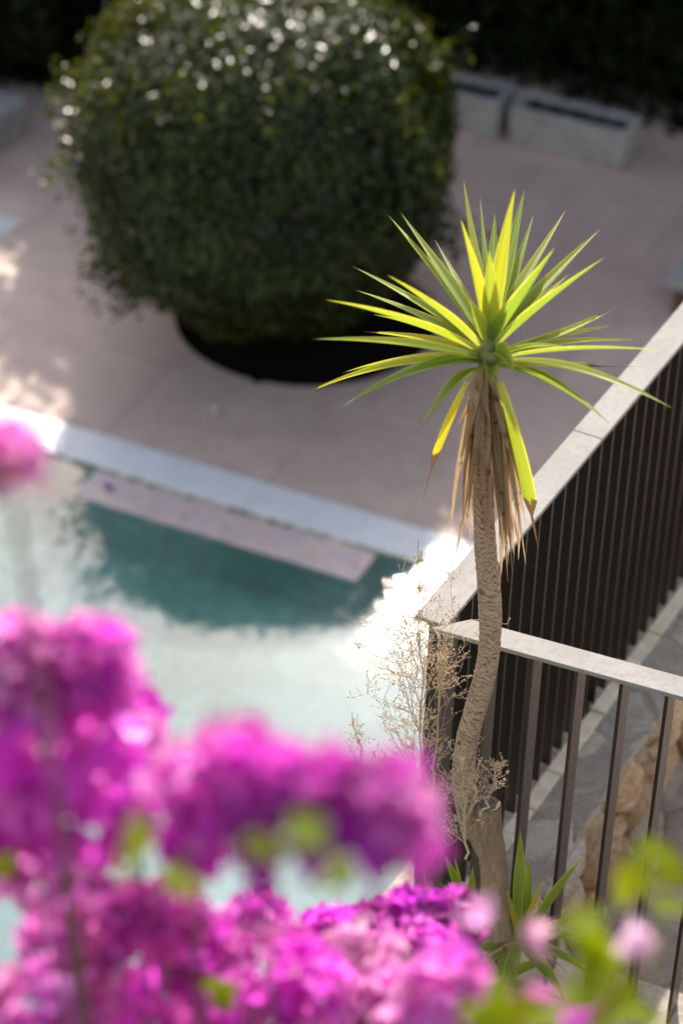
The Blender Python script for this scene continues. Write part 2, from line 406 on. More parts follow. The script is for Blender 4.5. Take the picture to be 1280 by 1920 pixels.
# pit soil and rim
b = MB(); n = 48
b.add([PC+Vector((math.cos(2*math.pi*k/n)*(PR+.02), math.sin(2*math.pi*k/n)*(PR+.02), -.055)) for k in range(n)], [tuple(range(n))])
M['pit'] = mat('shaded_pit_soil', (.012, .009, .007), 1, .05)  # soil blackened, the shade under the bush put into its colour
o = b.build('shaded_pit_soil', M['pit']); tag(o, kind='structure')
# paler slab corner at the left
for nm, pts, mt_, zz in (('paving_slab', [(-120, 318), (112, 376), (0, 452), (-140, 540)], M['deck'], .004), ('paving_slab', [(-120, 372), (-40, 390), (46, 414), (-120, 520)], M['bluestone'], .009)):
    P = [onz(x, y, DZ+zz) for x, y in pts]; b = MB()
    b.add(P+[p-Vector((0, 0, .003)) for p in P], [(3, 2, 1, 0), (0, 1, 5, 4), (1, 2, 6, 5), (2, 3, 7, 6), (3, 0, 4, 7)])
    o = b.build(nm, mt_, deck)
    if mt_ is M['bluestone']: tag(o, 'pale bluish slab corner at the left')

# pool
WLV = -.012
basin = empty('pool_basin', dk(-2, -2, -1)); tag(basin, kind='structure')
for i in range(-6, 3):
    b = MB(); b.box(dk(i*1.0+.0004, -.25, -.06), UD*.9992, VD*.246, (0, 0, .062)); bevelled(b.build('coping_stone', M['coping'], basin), .003, 1)
b = MB(); ql, qr = (onz(160, 925, DZ-.07)-DO).dot(UD), (onz(705, 1060, DZ-.07)-DO).dot(UD)
b.box(dk(ql, -.505, -1.2), UD*(qr-ql), VD*.2545, (0, 0, 1.193)); b.build('pool_ledge', M['ledge'], basin)
b = MB(); b.box(dk(-7, -.246, -1.2), UD*10, VD*.24, (0, 0, 1.139)); b.build('pool_wall', M['basin'], basin)
b = MB(); b.box(dk(ql-.008, -.512, -1.19), UD*(qr-ql+.016), VD*.0065, (0, 0, 1.165)); b.build('pool_wall', M['basin'], basin)
b = MB(); b.box(dk(-7, -9.5, -.70), UD*11, VD*9.25, (0, 0, .47)); b.build('pool_floor', M['basin'], basin)
b = MB(); b.box(dk(-7, -9.5, -.227), UD*11, VD*7.75, (0, 0, .05)); b.build('pool_step', M['basin'], basin)
# a pale step against the retaining wall
P0 = onz(560, 1420, DZ-.5)
b = MB(); b.box(wl_(5.3, -2.9, -3.36), FV*2.0, FN*.85, (0, 0, .99)); b.build('pool_step', mosaic('step_mosaic', (.42, .44, .34), (.5, .5, .4), (.36, .4, .33), 14), basin)
b = MB(); b.add([dk(-7, -9.5, WLV), dk(4, -9.5, WLV), dk(4, -.247, WLV), dk(-7, -.247, WLV)], [(0, 1, 2, 3)])
o = b.build('pool_water', M['water']); tag(o, kind='structure')

# ---------------------------------------------------------------- voronoi stones
def clip(poly, a, nrm):
    out = []
    for i in range(len(poly)):
        p, q = poly[i], poly[(i+1) % len(poly)]
        dp, dq = (p[0]-a[0])*nrm[0]+(p[1]-a[1])*nrm[1], (q[0]-a[0])*nrm[0]+(q[1]-a[1])*nrm[1]
        if dp <= 0: out.append(p)
        if (dp < 0 < dq) or (dq < 0 < dp):
            s_ = dp/(dp-dq); out.append((p[0]+(q[0]-p[0])*s_, p[1]+(q[1]-p[1])*s_))
    return out
def cells(x0, x1, y0, y1, step, rnd_, gap, asp=1.0):
    pts = []; j = 0; yy = y0-step/2
    while yy < y1+step:
        xx = x0-step+(step*asp*.5 if j % 2 else 0)
        while xx < x1+step*asp:
            pts.append((xx+rnd_.uniform(-.38, .38)*step*asp, yy+rnd_.uniform(-.38, .38)*step)); xx += step*asp
        yy += step; j += 1
    res = []
    for i, p in enumerate(pts):
        poly = [(x0, y0), (x1, y0), (x1, y1), (x0, y1)]
        for k, q in enumerate(pts):
            if k == i: continue
            d = (q[0]-p[0], q[1]-p[1]); L = math.hypot(*d)
            if L > step*asp*3.2: continue
            nn = (d[0]/L, d[1]/L); mid = (p[0]+d[0]/2-nn[0]*gap/2, p[1]+d[1]/2-nn[1]*gap/2)
            poly = clip(poly, mid, nn)
            if len(poly) < 3: break
        if len(poly) >= 3:
            # drop tiny edges
            pp = [poly[0]]
            for q in poly[1:]:
                if math.hypot(q[0]-pp[-1][0], q[1]-pp[-1][1]) > .008: pp.append(q)
            area = abs(sum(pp[a][0]*pp[(a+1) % len(pp)][1]-pp[(a+1) % len(pp)][0]*pp[a][1] for a in range(len(pp))))/2
            if len(pp) >= 3 and area > .0008: res.append(pp)
    return res
def stone(name, poly, frame, base, top, bev, material, parent, rnd_, rough=.004):
    """poly in the plane of frame(a, b, h); a body with a worn, slightly domed face"""
    # subdivide edges with jitter
    P = []
    for i in range(len(poly)):
        p, q = poly[i], poly[(i+1) % len(poly)]
        L = math.hypot(q[0]-p[0], q[1]-p[1]); k = 2 if L > .05 else 1
        for s_ in range(k):
            f_ = s_/k; P.append((p[0]+(q[0]-p[0])*f_+rnd_.uniform(-1, 1)*rough*.7, p[1]+(q[1]-p[1])*f_+rnd_.uniform(-1, 1)*rough*.7))
    cx = sum(p[0] for p in P)/len(P); cyy = sum(p[1] for p in P)/len(P); n_ = len(P); V = []
    for (sc_, hh, j) in ((1, base, 0), (1, top-bev, rough*.4), (1-bev*2.2/max(.05, math.sqrt((max(p[0] for p in P)-min(p[0] for p in P))*(max(p[1] for p in P)-min(p[1] for p in P)))), top, rough), (.5, top+bev*.25, rough*1.3)):
        for p in P: V.append(frame(cx+(p[0]-cx)*sc_, cyy+(p[1]-cyy)*sc_, hh+rnd_.uniform(-1, 1)*j))
    V.append(frame(cx, cyy, top+bev*.25+rnd_.uniform(-1, 1)*rough))
    F = []
    for r_ in range(3):
        for k in range(n_): F.append((r_*n_+k, r_*n_+(k+1) % n_, (r_+1)*n_+(k+1) % n_, (r_+1)*n_+k))
    for k in range(n_): F.append((3*n_+k, 3*n_+(k+1) % n_, 4*n_))
    o = pydata(name, V, F, material, parent, smooth=False)
    bm = bmesh.new(); bm.from_mesh(o.data); bmesh.ops.recalc_face_normals(bm, faces=bm.faces); bm.to_mesh(o.data); bm.free()
    o.data.polygons.foreach_set('use_smooth', [len(p.vertices) == 3 or i >= 2*n_ for i, p in enumerate(o.data.polygons)])
    return o

WN0, WN1, WV0, WV1 = -2.125, -1.76, 2.6, 7.4
wall = empty('stone_wall', wl_(4.5, -1.95, -2.2)); tag(wall, 'low rough stone wall capped with grey flagstones under the dark louvred fence', 'stone wall')
b = MB(); b.box(wl_(WV0, WN0+.02, -3.6), FV*(WV1-WV0), FN*(WN1-WN0-.05), (0, 0, 3.575)); b.build('wall_core', M['render'], wall)
r2 = random.Random(3)
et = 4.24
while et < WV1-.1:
    L = r2.uniform(.10, .17); b = MB(); b.box(wl_(et, -1.951, -.03), FV*(L-.004), FN*.045, (0, 0, .034+r2.uniform(-.003, .003))); bevelled(b.build('edging_or_sunlit_strip', M['sunlit_edge'], wall), .004, 2); et += L  # pale row in place of a sunlit sliver, its brightness lies in the colour
for pl in cells(WV0, WV1, WN0, WN1, .17, r2, .0015, 1.9):
    cn = sum(p[1] for p in pl)/len(pl)
    cv = sum(p[0] for p in pl)/len(pl)
    warm = r2.random() < (.9 if cv < 4.35 else .7)
    stone('flagstone', pl, lambda a, c_, h: wl_(a, c_, h), -.05, -r2.random()*.006, .005, M['flagwarm'] if warm else M['flag'], wall, r2, .0018)
b = MB(); b.box(wl_(WV0, WN0+.01, -.04), FV*(WV1-WV0), FN*(WN1-WN0-.02), (0, 0, .0365)); b.build('mortar', M['mortar'], wall)
for pl in cells(4.32, WV1, -.46, -.03, .15, r2, .005, 1.4):
    stone('wall_stone', pl, lambda a, c_, h: wl_(a, WN1-.03+h, c_+.02), -.02, .03+r2.random()*.06, .026, M['ochre'] if r2.random() < .8 else M['flagwarm'], wall, r2, .010)

# lower path behind the near fence
path = empty('lower_path', wl_(5, -1, -.36)); tag(path, kind='structure')
b = MB(); b.box(wl_(3.0, WN1-.06, -.52), FV*5, FN*4.5, (0, 0, .1145)); b.build('path_bed', M['path'], path)
for pl in cells(3.6, 7.4, WN1-.02, WN1+2.2, .30, r2, .003, 1.25):
    stone('paving_stone', pl, lambda a, c_, h: wl_(a, c_, h), -.43, -.40+r2.random()*.004, .004, M['path'], path, r2, .0025)

# near kerb and planting bed
na = rad(-21.6); NU = Vector((math.cos(na), math.sin(na), 0)); NV = Vector((-math.sin(na), math.cos(na), 0))
NO = Vector((.262, 4.684, 0))                # centre line of the near rail at the corner
def nf(u, v, z): return NO + NU*u + NV*v + Vector((0, 0, z))
kerb = empty('kerb', nf(1, 0, -.3)); tag(kerb, kind='structure')
for k in range(6):
    b = MB(); b.box(nf(.02+k*.46, -.115, -.56), NU*.455, NV*.20, (0, 0, .545+(k % 2)*.002)); bevelled(b.build('kerb_stone', M['flagwarm'] if k % 2 else M['flag'], kerb), .006, 2)
# bed soil (rough sheet)
bm = bmesh.new(); N_ = 60; gv = {}
for i in range(N_+1):
    for j in range(N_+1):
        a = WN1+.02-.5+(i/N_)*6.0; 
        pv = -1+ (j/N_)*5.55
        p = wl_(pv, WN0+.33+(i/N_)*6.0, 0)
        d_ = (p-NO).dot(NV)
        if d_ > -.05: p = p-NV*(d_+.05)
        p.z = -.06+.035*mnoise.noise(p*5)+.02*mnoise.noise(p*17)
        gv[i, j] = bm.verts.new(p)
for i in range(N_):
    for j in range(N_):
        bm.faces.new([gv[i, j], gv[i+1, j], gv[i+1, j+1], gv[i, j+1]])
me = bpy.data.meshes.new('planting_bed'); bm.to_mesh(me); bm.free(); o = link('planting_bed', me, M['soil'], None, True); tag(o, kind='structure')
me_peb = []
gravel = MB(); rg = random.Random(9)
for k in range(900):
    a = rg.uniform(3.6, 4.5); p = wl_(a, rg.uniform(-1.8, -1.1), 0)
    if (p-NO).dot(NV) > -.14: continue
    s_ = rg.uniform(.004, .014); z_ = -.06+.035*mnoise.noise(Vector((p.x, p.y, 0))*5)+.012
    q = [Vector((rg.uniform(.6, 1)*x, rg.uniform(.6, 1)*y, rg.uniform(.5, .8)*z)) * s_ for x, y, z in ((1, 0, 0), (0, 1, 0), (-1, 0, 0), (0, -1, 0), (0, 0, 1), (0, 0, -1))]
    c_ = Vector((p.x, p.y, z_))
    gravel.add([c_+v_ for v_ in q], [(0, 1, 4), (1, 2, 4), (2, 3, 4), (3, 0, 4), (1, 0, 5), (2, 1, 5), (3, 2, 5), (0, 3, 5)])
tag(gravel.build('bed_debris', M['mortar']), 'small stones and bits of dry litter on the soil of the planting bed', 'debris', kind='stuff')

# ---------------------------------------------------------------- fences
RT = 1.05
ff = empty('louvred_fence', wl_(5, -1.985, 0)); tag(ff, 'long dark fence of closely set blades on the stone wall under a pale rail', 'fence')
segs = [(4.255, 5.17), (5.172, 6.4), (6.402, 7.4)]
for a, c_ in segs:
    b = MB(); b.box(wl_(a, -2.028, RT-.012), FV*(c_-a), FN*.084, (0, 0, .012)); bevelled(b.build('top_rail', M['rail'], ff), .0015, 1)
bar = MB(); bar.box((-.0035, -.038, 0), (.007, 0, 0), (0, .076, 0), (0, 0, RT-.012-.006))
bar_me = bpy.data.meshes.new('blade'); bar_me.from_pydata(bar.v, [], bar.f); bar_me.materials.append(M['steel'])
v0 = 4.335; k = 0
while v0 < 7.4:
    o = bpy.data.objects.new('blade', bar_me); COL.objects.link(o); o.parent = ff
    o.location = wl_(v0, -1.987, .006)-ff.location; o.rotation_euler = (0, 0, fa)
    v0 += .0775; k += 1
b = MB(); b.box(wl_(4.27, -2.0, RT-.030), FV*3.13, FN*.03, (0, 0, .017)); b.build('under_bar', M['steel'], ff)
for a in (4.335, 5.3, 6.3, 7.3):
    b = MB(); b.box(wl_(a, -2.0, -.01), FV*.012, FN*.05, (0, 0, .05)); b.build('foot', M['steel'], ff)

nfe = empty('near_fence', nf(.8, 0, 0)); nfe.name = 'metal_fence'; tag(nfe, 'dark metal fence with flat pale top rail and widely spaced upright blades behind the yucca', 'fence')
b = MB()
A = [nf(-.035, -.036, 0), nf(2.6, -.036, 0), nf(2.6, .036, 0), nf(.045, .036, 0)]
b.add([p+Vector((0, 0, RT-.012)) for p in A]+[p+Vector((0, 0, RT)) for p in A], [(3, 2, 1, 0), (4, 5, 6, 7), (0, 1, 5, 4), (1, 2, 6, 5), (2, 3, 7, 6), (3, 0, 4, 7)])
bevelled(b.build('top_rail', M['rail'], nfe), .0015, 1)
NBAR = [ony(x, y, 0) if False else onz(x, y, RT) for x, y in ((826, 1195), (908, 1212), (1000, 1235), (1086, 1260), (1163, 1283), (1245, 1308))]
us = [(p-NO).dot(NU) for p in NBAR]
print('bars u', [round(x, 3) for x in us])
bar2 = MB(); bar2.box((-.0045, -.033, 0), (.009, 0, 0), (0, .078, 0), (0, 0, RT-.012+.02))
bar2_me = bpy.data.meshes.new('blade'); bar2_me.from_pydata(bar2.v, [], bar2.f); bar2_me.materials.append(M['steel'])
stp = (us[-1]-us[0])/5
for k in range(25):
    u_ = us[0]+stp*k
    if u_ > 2.6: break
    o = bpy.data.objects.new('blade', bar2_me); COL.objects.link(o); o.parent = nfe
    o.location = nf(u_, 0, -.02)-nfe.location; o.rotation_euler = (0, 0, na)
b = MB(); b.box(nf(.03, -.012, RT-.022), NU*2.5, NV*.024, (0, 0, .010)); b.build('under_bar', M['steel'], nfe)

# ---------------------------------------------------------------- leaf clouds
def leaf_cloud(name, pts, nrm, size, material, parent, flat=.6, seed=1, asp=.5, tris=True):
    rs = np.random.RandomState(seed); n_ = len(pts)
    d = rs.normal(size=(n_, 3)); d /= np.linalg.norm(d, axis=1)[:, None]
    nn = nrm*flat + rs.normal(size=(n_, 3))*(1-flat); nn /= np.linalg.norm(nn, axis=1)[:, None]
    d = d - nn*(d*nn).sum(1)[:, None]; d /= np.linalg.norm(d, axis=1)[:, None]
    w = np.cross(nn, d); L = size*rs.uniform(.6, 1.3, n_)[:, None]
    base = pts-d*L*.5; tip = pts+d*L*.5; fold = nn*L*.12
    l_ = pts+w*L*asp*.5+fold-d*L*.05; r_ = pts-w*L*asp*.5+fold-d*L*.05
    V = np.stack([base, l_, tip, r_], 1).reshape(-1, 3)
    i0 = np.arange(n_)*4
    F = np.concatenate([np.stack([i0, i0+2, i0+1], 1), np.stack([i0, i0+3, i0+2], 1)])
    me = fast_mesh(name, V, F); return link(name, me, material, parent)
def lobes(dirs, seed, k=60, amp=.05, wid=.28):
    rs = np.random.RandomState(seed); c = rs.normal(size=(k, 3)); c /= np.linalg.norm(c, axis=1)[:, None]
    a = rs.uniform(-.6, 1, k); out = np.zeros(len(dirs))
    for i in range(k):
        dd = 1-(dirs*c[i]).sum(1); out += a[i]*np.exp(-dd/(wid**2))
    return out*amp

# topiary ball
BC = np.array(onz(508, 314, DZ+.88)); BR = .90
top = empty('topiary_bush', (PC.x, PC.y, DZ)); tag(top, 'large dark green bush clipped into a ball in a round pit in the paving', 'bush')
rs = np.random.RandomState(5); n_ = 62000
d = rs.normal(size=(n_, 3)); d /= np.linalg.norm(d, axis=1)[:, None]
shell = 1-np.abs(rs.normal(size=n_))*.12
stray = rs.uniform(size=n_) < .03; shell = np.where(stray, 1+rs.uniform(0, .05, n_), shell)
r_ = BR*(1+lobes(d, 8, 70, .085, .20)+lobes(d, 18, 240, .045, .10))*shell*(np.abs(d[:,0])**2.9+np.abs(d[:,1])**2.9+np.abs(d[:,2])**2.9)**(-1/2.9)*.98
pts = BC+d*r_[:, None]*np.array([1.03, 1.0, .95])
fz = np.clip((pts[:, 2]-DZ)/.9, 0, 1); fz = .68+.32*fz*fz*(3-2*fz); pts[:, :2] = BC[:2]+(pts[:, :2]-BC[:2])*fz[:, None]
low = pts[:, 2] < DZ+.45
cx = pts[:, :2]-np.array([PC.x, PC.y]); rr = np.linalg.norm(cx, axis=1)
lim = .66+.5*np.clip((pts[:, 2]-DZ)/.45, 0, 1)+rs.uniform(-.05, .05, n_)
sc_ = np.where(low & (rr > lim), lim/rr, 1); pts[:, :2] = np.array([PC.x, PC.y])+cx*sc_[:, None]
keep = pts[:, 2] > DZ+.05; pts = pts[keep]; d = d[keep]
o = leaf_cloud('foliage', pts, d, .052, M['box_leaf'], top, .74, 3, .55); tag(o, kind='stuff')
# a few loose hanging sprays on the lower left
sp_c = [onz(x, y, DZ+z) for x, y, z in ((255, 530, .40), (275, 505, .45), (215, 470, .55), (240, 500, .5), (825, 440, .6), (160, 180, 1.45), (150, 300, 1.1), (800, 110, 1.5))]
P_ = []
for c_ in sp_c: P_.append(np.array(c_)+rs.normal(size=(220, 3))*np.array([.09, .09, .08]))
P_ = np.concatenate(P_); o = leaf_cloud('loose_spray', P_, rs.normal(size=P_.shape)*.3+np.array([0, 0, 1.]), .055, M['box_leaf'], top, .5, 4, .5); tag(o, kind='stuff')
# solid heart of the bush, shade between leaves put into its near-black colour
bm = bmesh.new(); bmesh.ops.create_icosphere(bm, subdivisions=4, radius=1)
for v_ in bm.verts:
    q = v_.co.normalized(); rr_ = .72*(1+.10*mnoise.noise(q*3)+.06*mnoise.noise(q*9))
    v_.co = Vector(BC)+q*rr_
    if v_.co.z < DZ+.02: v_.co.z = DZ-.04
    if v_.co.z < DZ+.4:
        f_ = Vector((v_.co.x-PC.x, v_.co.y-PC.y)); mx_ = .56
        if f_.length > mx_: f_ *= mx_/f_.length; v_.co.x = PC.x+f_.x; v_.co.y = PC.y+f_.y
me = bpy.data.meshes.new('shade_heart'); bm.to_mesh(me); bm.free(); link('shade_heart', me, M['core'], top, True)
b = MB()
for k in range(5):
    a = k*1.3; b.tube([PC+Vector((math.cos(a)*.08, math.sin(a)*.08, -.08)), Vector(BC)*.5+PC*.5+Vector((math.cos(a)*.15, math.sin(a)*.15, 0)), Vector(BC)+Vector((math.cos(a)*.4, math.sin(a)*.4, .1))], [.04, .03, .015], 7)
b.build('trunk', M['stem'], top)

# back hedge, a mass of three grown-together shrubs, each its own
def hedge(u0, u1, hl, hr, v0_, dep, seed, label, nleaf, humps=.22):
    hd = empty('hedge', dk((u0+u1)/2, v0_+dep/2, 0)); tag(hd, label, 'hedge')
    rs = np.random.RandomState(seed)
    def height(u): 
        f_ = (u-u0)/(u1-u0); return hl+(hr-hl)*f_ + humps*np.sin(u*2.1+seed)+humps*.6*np.sin(u*5.3+seed*2)
    # front + top + back surfaces
    nf_ = int(nleaf*.5); u = rs.uniform(u0, u1, nf_); f_ = rs.uniform(0, 1, nf_); hh = height(u)
    z = f_*hh; v_ = v0_+.10*np.sin(u*3+z*2)+.12*np.sin(z*4+u)+rs.normal(size=nf_)*.07-.35*f_
    A1 = np.stack([u, v_, z], 1); n1 = np.tile([0, -1, .35], (nf_, 1))
    nt_ = int(nleaf*.5); u = rs.uniform(u0, u1, nt_); f_ = rs.uniform(0, 1, nt_); hh = height(u)
    v_ = v0_-.35+(dep+.35)*f_; z = hh*(1-.18*(2*f_-1)**4)+rs.normal(size=nt_)*.10
    A2 = np.stack([u, v_, z], 1); n2 = np.tile([0, .1, 1.], (nt_, 1))
    A = np.concatenate([A1, A2]); n_ = np.concatenate([n1, n2])
    ud, vd = np.array(UD), np.array(VD)
    P = np.array(DO)+A[:, :1]*ud+A[:, 1:2]*vd+A[:, 2:]*np.array([0, 0, 1.])
    Nw = n_[:, :1]*ud+n_[:, 1:2]*vd+n_[:, 2:]*np.array([0, 0, 1.])
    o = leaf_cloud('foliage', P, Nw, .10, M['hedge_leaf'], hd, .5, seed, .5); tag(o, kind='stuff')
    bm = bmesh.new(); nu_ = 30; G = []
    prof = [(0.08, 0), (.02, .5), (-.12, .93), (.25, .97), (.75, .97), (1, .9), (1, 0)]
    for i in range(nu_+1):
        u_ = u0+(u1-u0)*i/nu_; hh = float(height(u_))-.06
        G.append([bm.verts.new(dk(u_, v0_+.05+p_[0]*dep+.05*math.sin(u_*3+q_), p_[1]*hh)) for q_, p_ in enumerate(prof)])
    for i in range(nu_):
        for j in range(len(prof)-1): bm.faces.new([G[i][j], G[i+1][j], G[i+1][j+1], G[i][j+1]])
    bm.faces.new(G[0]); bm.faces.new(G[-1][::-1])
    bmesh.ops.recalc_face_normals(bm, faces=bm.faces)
    me = bpy.data.meshes.new('shade_heart'); bm.to_mesh(me); bm.free(); link('shade_heart', me, M['core'], hd)
    return hd
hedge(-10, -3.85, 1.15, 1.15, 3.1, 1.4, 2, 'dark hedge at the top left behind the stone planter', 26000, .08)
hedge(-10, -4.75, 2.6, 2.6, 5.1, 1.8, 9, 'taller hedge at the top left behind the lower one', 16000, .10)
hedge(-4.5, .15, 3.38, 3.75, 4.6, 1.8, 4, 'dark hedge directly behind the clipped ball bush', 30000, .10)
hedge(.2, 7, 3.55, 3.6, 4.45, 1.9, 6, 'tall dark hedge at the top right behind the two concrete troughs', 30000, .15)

# ---------------------------------------------------------------- troughs
def trough(u0, v0_, L, D, hh, label):
    tr_ = empty('concrete_trough', dk(u0+L/2, v0_+D/2, 0)); tag(tr_, label, 'planter', 'grey concrete troughs along the hedge')
    b = MB(); th = .045; z = hh
    def R4(u_0, u_1, v_0, v_1, zz, tp=0): return [dk(u_0+tp, v_0+tp, zz), dk(u_1-tp, v_0+tp, zz), dk(u_1-tp, v_1-tp, zz), dk(u_0+tp, v_1-tp, zz)]
    o0 = R4(u0, u0+L, v0_, v0_+D, .002, .012); o1 = R4(u0, u0+L, v0_, v0_+D, z); i1 = R4(u0, u0+L, v0_, v0_+D, z, th); i0 = R4(u0, u0+L, v0_, v0_+D, z-.12, th+.004)
    F = []
    for r_ in range(3):
        for k in range(4): F.append((r_*4+k, r_*4+(k+1) % 4, (r_+1)*4+(k+1) % 4, (r_+1)*4+k))
    F.append((0, 3, 2, 1)); F.append((12, 13, 14, 15))
    b.add(o0+o1+i1+i0, F); bevelled(b.build('trough_body', M['concrete'], tr_), .007, 2)
    b = MB(); b.add(R4(u0, u0+L, v0_, v0_+D, z-.07, th+.001), [(0, 1, 2, 3)]); b.build('soil', M['soil'], tr_)
    rs = np.random.RandomState(int(u0*10)+50); n_ = 900
    A = np.stack([rs.uniform(u0+.07, u0+L-.07, n_), rs.uniform(v0_+.06, v0_+D-.06, n_), z-.07+rs.uniform(0, .05, n_)], 1)
    P = np.array(DO)+A[:, :1]*np.array(UD)+A[:, 1:2]*np.array(VD)+A[:, 2:]*np.array([0, 0, 1.])
    o = leaf_cloud('low_plants', P, np.tile([0, 0, 1.], (n_, 1)), .035, M['hedge_leaf'], tr_, .5, 3, .5); tag(o, kind='stuff')
q = onz(949, 270, DZ)-DO; tu, tv = q.dot(UD), q.dot(VD); q2 = onz(1162, 324, DZ)-DO; print('trough', tu, tv, q2.dot(UD), q2.dot(VD))
trough(tu, tv, .74, .25, .245, 'rectangular concrete trough with low greenery, right of the pair against the hedge')
q = onz(925, 270, DZ)-DO
trough(q.dot(UD)-.74, tv+.02, .74, .25, .245, 'rectangular concrete trough half hidden by the clipped bush, left of the pair')

# left planter bed
lp = empty('stone_planter', onz(20, 270, DZ)); tag(lp, 'low grey stone edged planter at the left edge with spiky dark plant in it', 'planter')
a0, a1 = onz(-160, 392, DZ), onz(58, 246, DZ); ax = (a1-a0); axn = ax.normalized(); ay = Vector((-axn.y, axn.x, 0))
for k in range(5):
    L = ax.length/5; b = MB(); b.box(a0+axn*(L*k+.002), axn*(L-.004), ay*.16, (0, 0, .22+.006*(k % 2))); bevelled(b.build('edging_or_sunlit_strip', M['concrete'], lp), .01, 2)
b = MB(); b.box(a1-axn*.16+ay*.163, axn*.157, ay*1.2, (0, 0, .22)); bevelled(b.build('edging_or_sunlit_strip', M['concrete'], lp), .01, 2)
b = MB(); b.box(a0+ay*.163, axn*(ax.length-.163), ay*1.2, (0, 0, .17)); b.build('soil', M['soil'], lp)

# ---------------------------------------------------------------- blades / straps
def strap(p0, p1, width, sag=.0, updir=Vector((0, 0, 1)), fold=.22, n_=14, twist=0, base_w=.45, peak=.4, curl=0, side=0, tipk=1.6, dry=0):
    """lanceolate leaf from p0 to p1 with a folded keel; returns (verts, faces, uvs)"""
    p0, p1 = Vector(p0), Vector(p1); d = p1-p0; L = d.length; dn = d.normalized()
    w = dn.cross(updir)
    if w.length < .15: w = dn.cross(Vector((0, 1, .2)))
    w.normalize(); w = (Matrix.Rotation(twist, 3, dn) @ w); nn = w.cross(dn).normalized()
    V = []; U = []
    for i in range(n_+1):
        t_ = i/n_
        c_ = p0+d*t_+updir*(sag*L*4*t_*(1-t_))+w*(side*L*4*t_*(1-t_))
        if t_ < peak: ww = base_w+(1-base_w)*math.sin(t_/peak*math.pi/2)
        else: ww = max(.02, 1-((t_-peak)/(1-peak))**tipk)
        if dry and t_ > 1-dry: ww *= max(.28, 1-(t_-1+dry)/dry*3)
        ww *= width/2
        tw = Matrix.Rotation(curl*t_, 3, dn)
        for k, x in enumerate((-1, -.5, 0, .5, 1)):
            h_ = fold*abs(x)*ww*1.2 - (.06*ww if abs(x) == .5 else 0)
            V.append(c_+tw @ (w*x*ww + nn*h_)); U.append(((x+1)/2, t_))
    F = [(i*5+k, i*5+k+1, (i+1)*5+k+1, (i+1)*5+k) for i in range(n_) for k in range(4)]
    return V, F, U
def strap_obj(name, material, parent, color=None, **kw):
    V, F, U = strap(**kw); me = bpy.data.meshes.new(name); me.from_pydata([tuple(v) for v in V], [], F)
    uvl = me.uv_layers.new(name='UVMap'); li = np.empty(len(me.loops), dtype=np.int32); me.loops.foreach_get('vertex_index', li)
    uvl.data.foreach_set('uv', np.array(U, dtype=np.float32)[li].ravel())
    o = link(name, me, material, parent, True)
    if color: o.color = (*color, 1)
    return o

# dark spiky plant in the left planter
for k in range(26):
    a = R.uniform(0, 2*math.pi); el = R.uniform(.3, 1.3); c_ = a0+axn*(ax.length-.42)+ay*.45+Vector((0, 0, .17))
    L = R.uniform(.35, .6); p1 = c_+Vector((math.cos(a)*math.cos(el), math.sin(a)*math.cos(el), math.sin(el)))*L
    strap_obj('leaf', M['hedge_leaf'], lp, p0=c_, p1=p1, width=.045, sag=.08, n_=6)

# low slab bench by the right edge of the deck
bc = onz(1246, 590, DZ); bq = bc-DO; bu_, bv_ = bq.dot(UD), bq.dot(VD)
sb = empty('low_bench', dk(bu_+.3, bv_+.15, 0)); tag(sb, 'low dark bench with pale slab top at the right edge of the paving', 'bench')
b = MB(); b.box(dk(bu_-.01, bv_-.01, .17), UD*.72, VD*.30, (0, 0, .045)); bevelled(b.build('seat_slab', M['concrete'], sb), .006, 2)
bw = mat('bench_wood', (.10, .055, .035), .7)
for uu in (.03, .60):
    b = MB(); b.box(dk(bu_+uu, bv_+.02, 0.002), UD*.08, VD*.24, (0, 0, .168)); b.build('leg', bw, sb)
b = MB(); b.box(dk(bu_+.11, bv_+.04, .10), UD*.49, VD*.03, (0, 0, .07)); b.build('apron', bw, sb)

# pale stone + fallen petals / leaves on the deck
b = MB(); c_ = onz(150, 326, DZ)
bm = bmesh.new(); bmesh.ops.create_icosphere(bm, subdivisions=3, radius=1)
for v_ in bm.verts: v_.co = Vector((v_.co.x*.055, v_.co.y*.045, v_.co.z*.03))*(1+.15*mnoise.noise(v_.co*1.5)) + c_+Vector((0, 0, .026))
me = bpy.data.meshes.new('pale_stone'); bm.to_mesh(me); bm.free(); o = link('pale_stone', me, M['bluestone'], None, True)
tag(o, 'small whitish stone lying on the paving left of the ball bush', 'stone')

# fallen leaves and petals lying on the pool ledge, coping and deck
def fallen(name, px, py, z, size, mt_, label, cat, group=None):
    c_ = onz(px, py, z); a = R.uniform(0, 6.28); V = []; F = []
    for i in range(5):
        t_ = i/4; w_ = size*.5*math.sin(math.pi*min(.98, t_+.05))
        for x in (-1, 0, 1):
            q = Vector((x*w_/2, size*(t_-.5), .004+abs(x)*size*.10+.08*size*math.sin(t_*3)))
            V.append(c_+Matrix.Rotation(a, 3, 'Z') @ q)
    for i in range(4):
        for k in range(2): F.append((i*3+k, i*3+k+1, (i+1)*3+k+1, (i+1)*3+k))
    tag(pydata(name, V, F, mt_, None, True), label, cat, group)
dead = mat('fallen_dry', (.50, .26, .13), .8); petal = mat('fallen_petal', (.22, .03, .42), .6); pale = mat('fallen_pale', (.85, .72, .6), .7)
fallen('fallen_petal', 204, 916, DZ-.0055, .07, petal, 'purple petal lying at the left end of the pinkish pool ledge', 'petal')
fallen('fallen_leaf', 400, 773, DZ+.002, .085, pale, 'pale curled leaf lying alone on the deck between bush and pool', 'leaf')
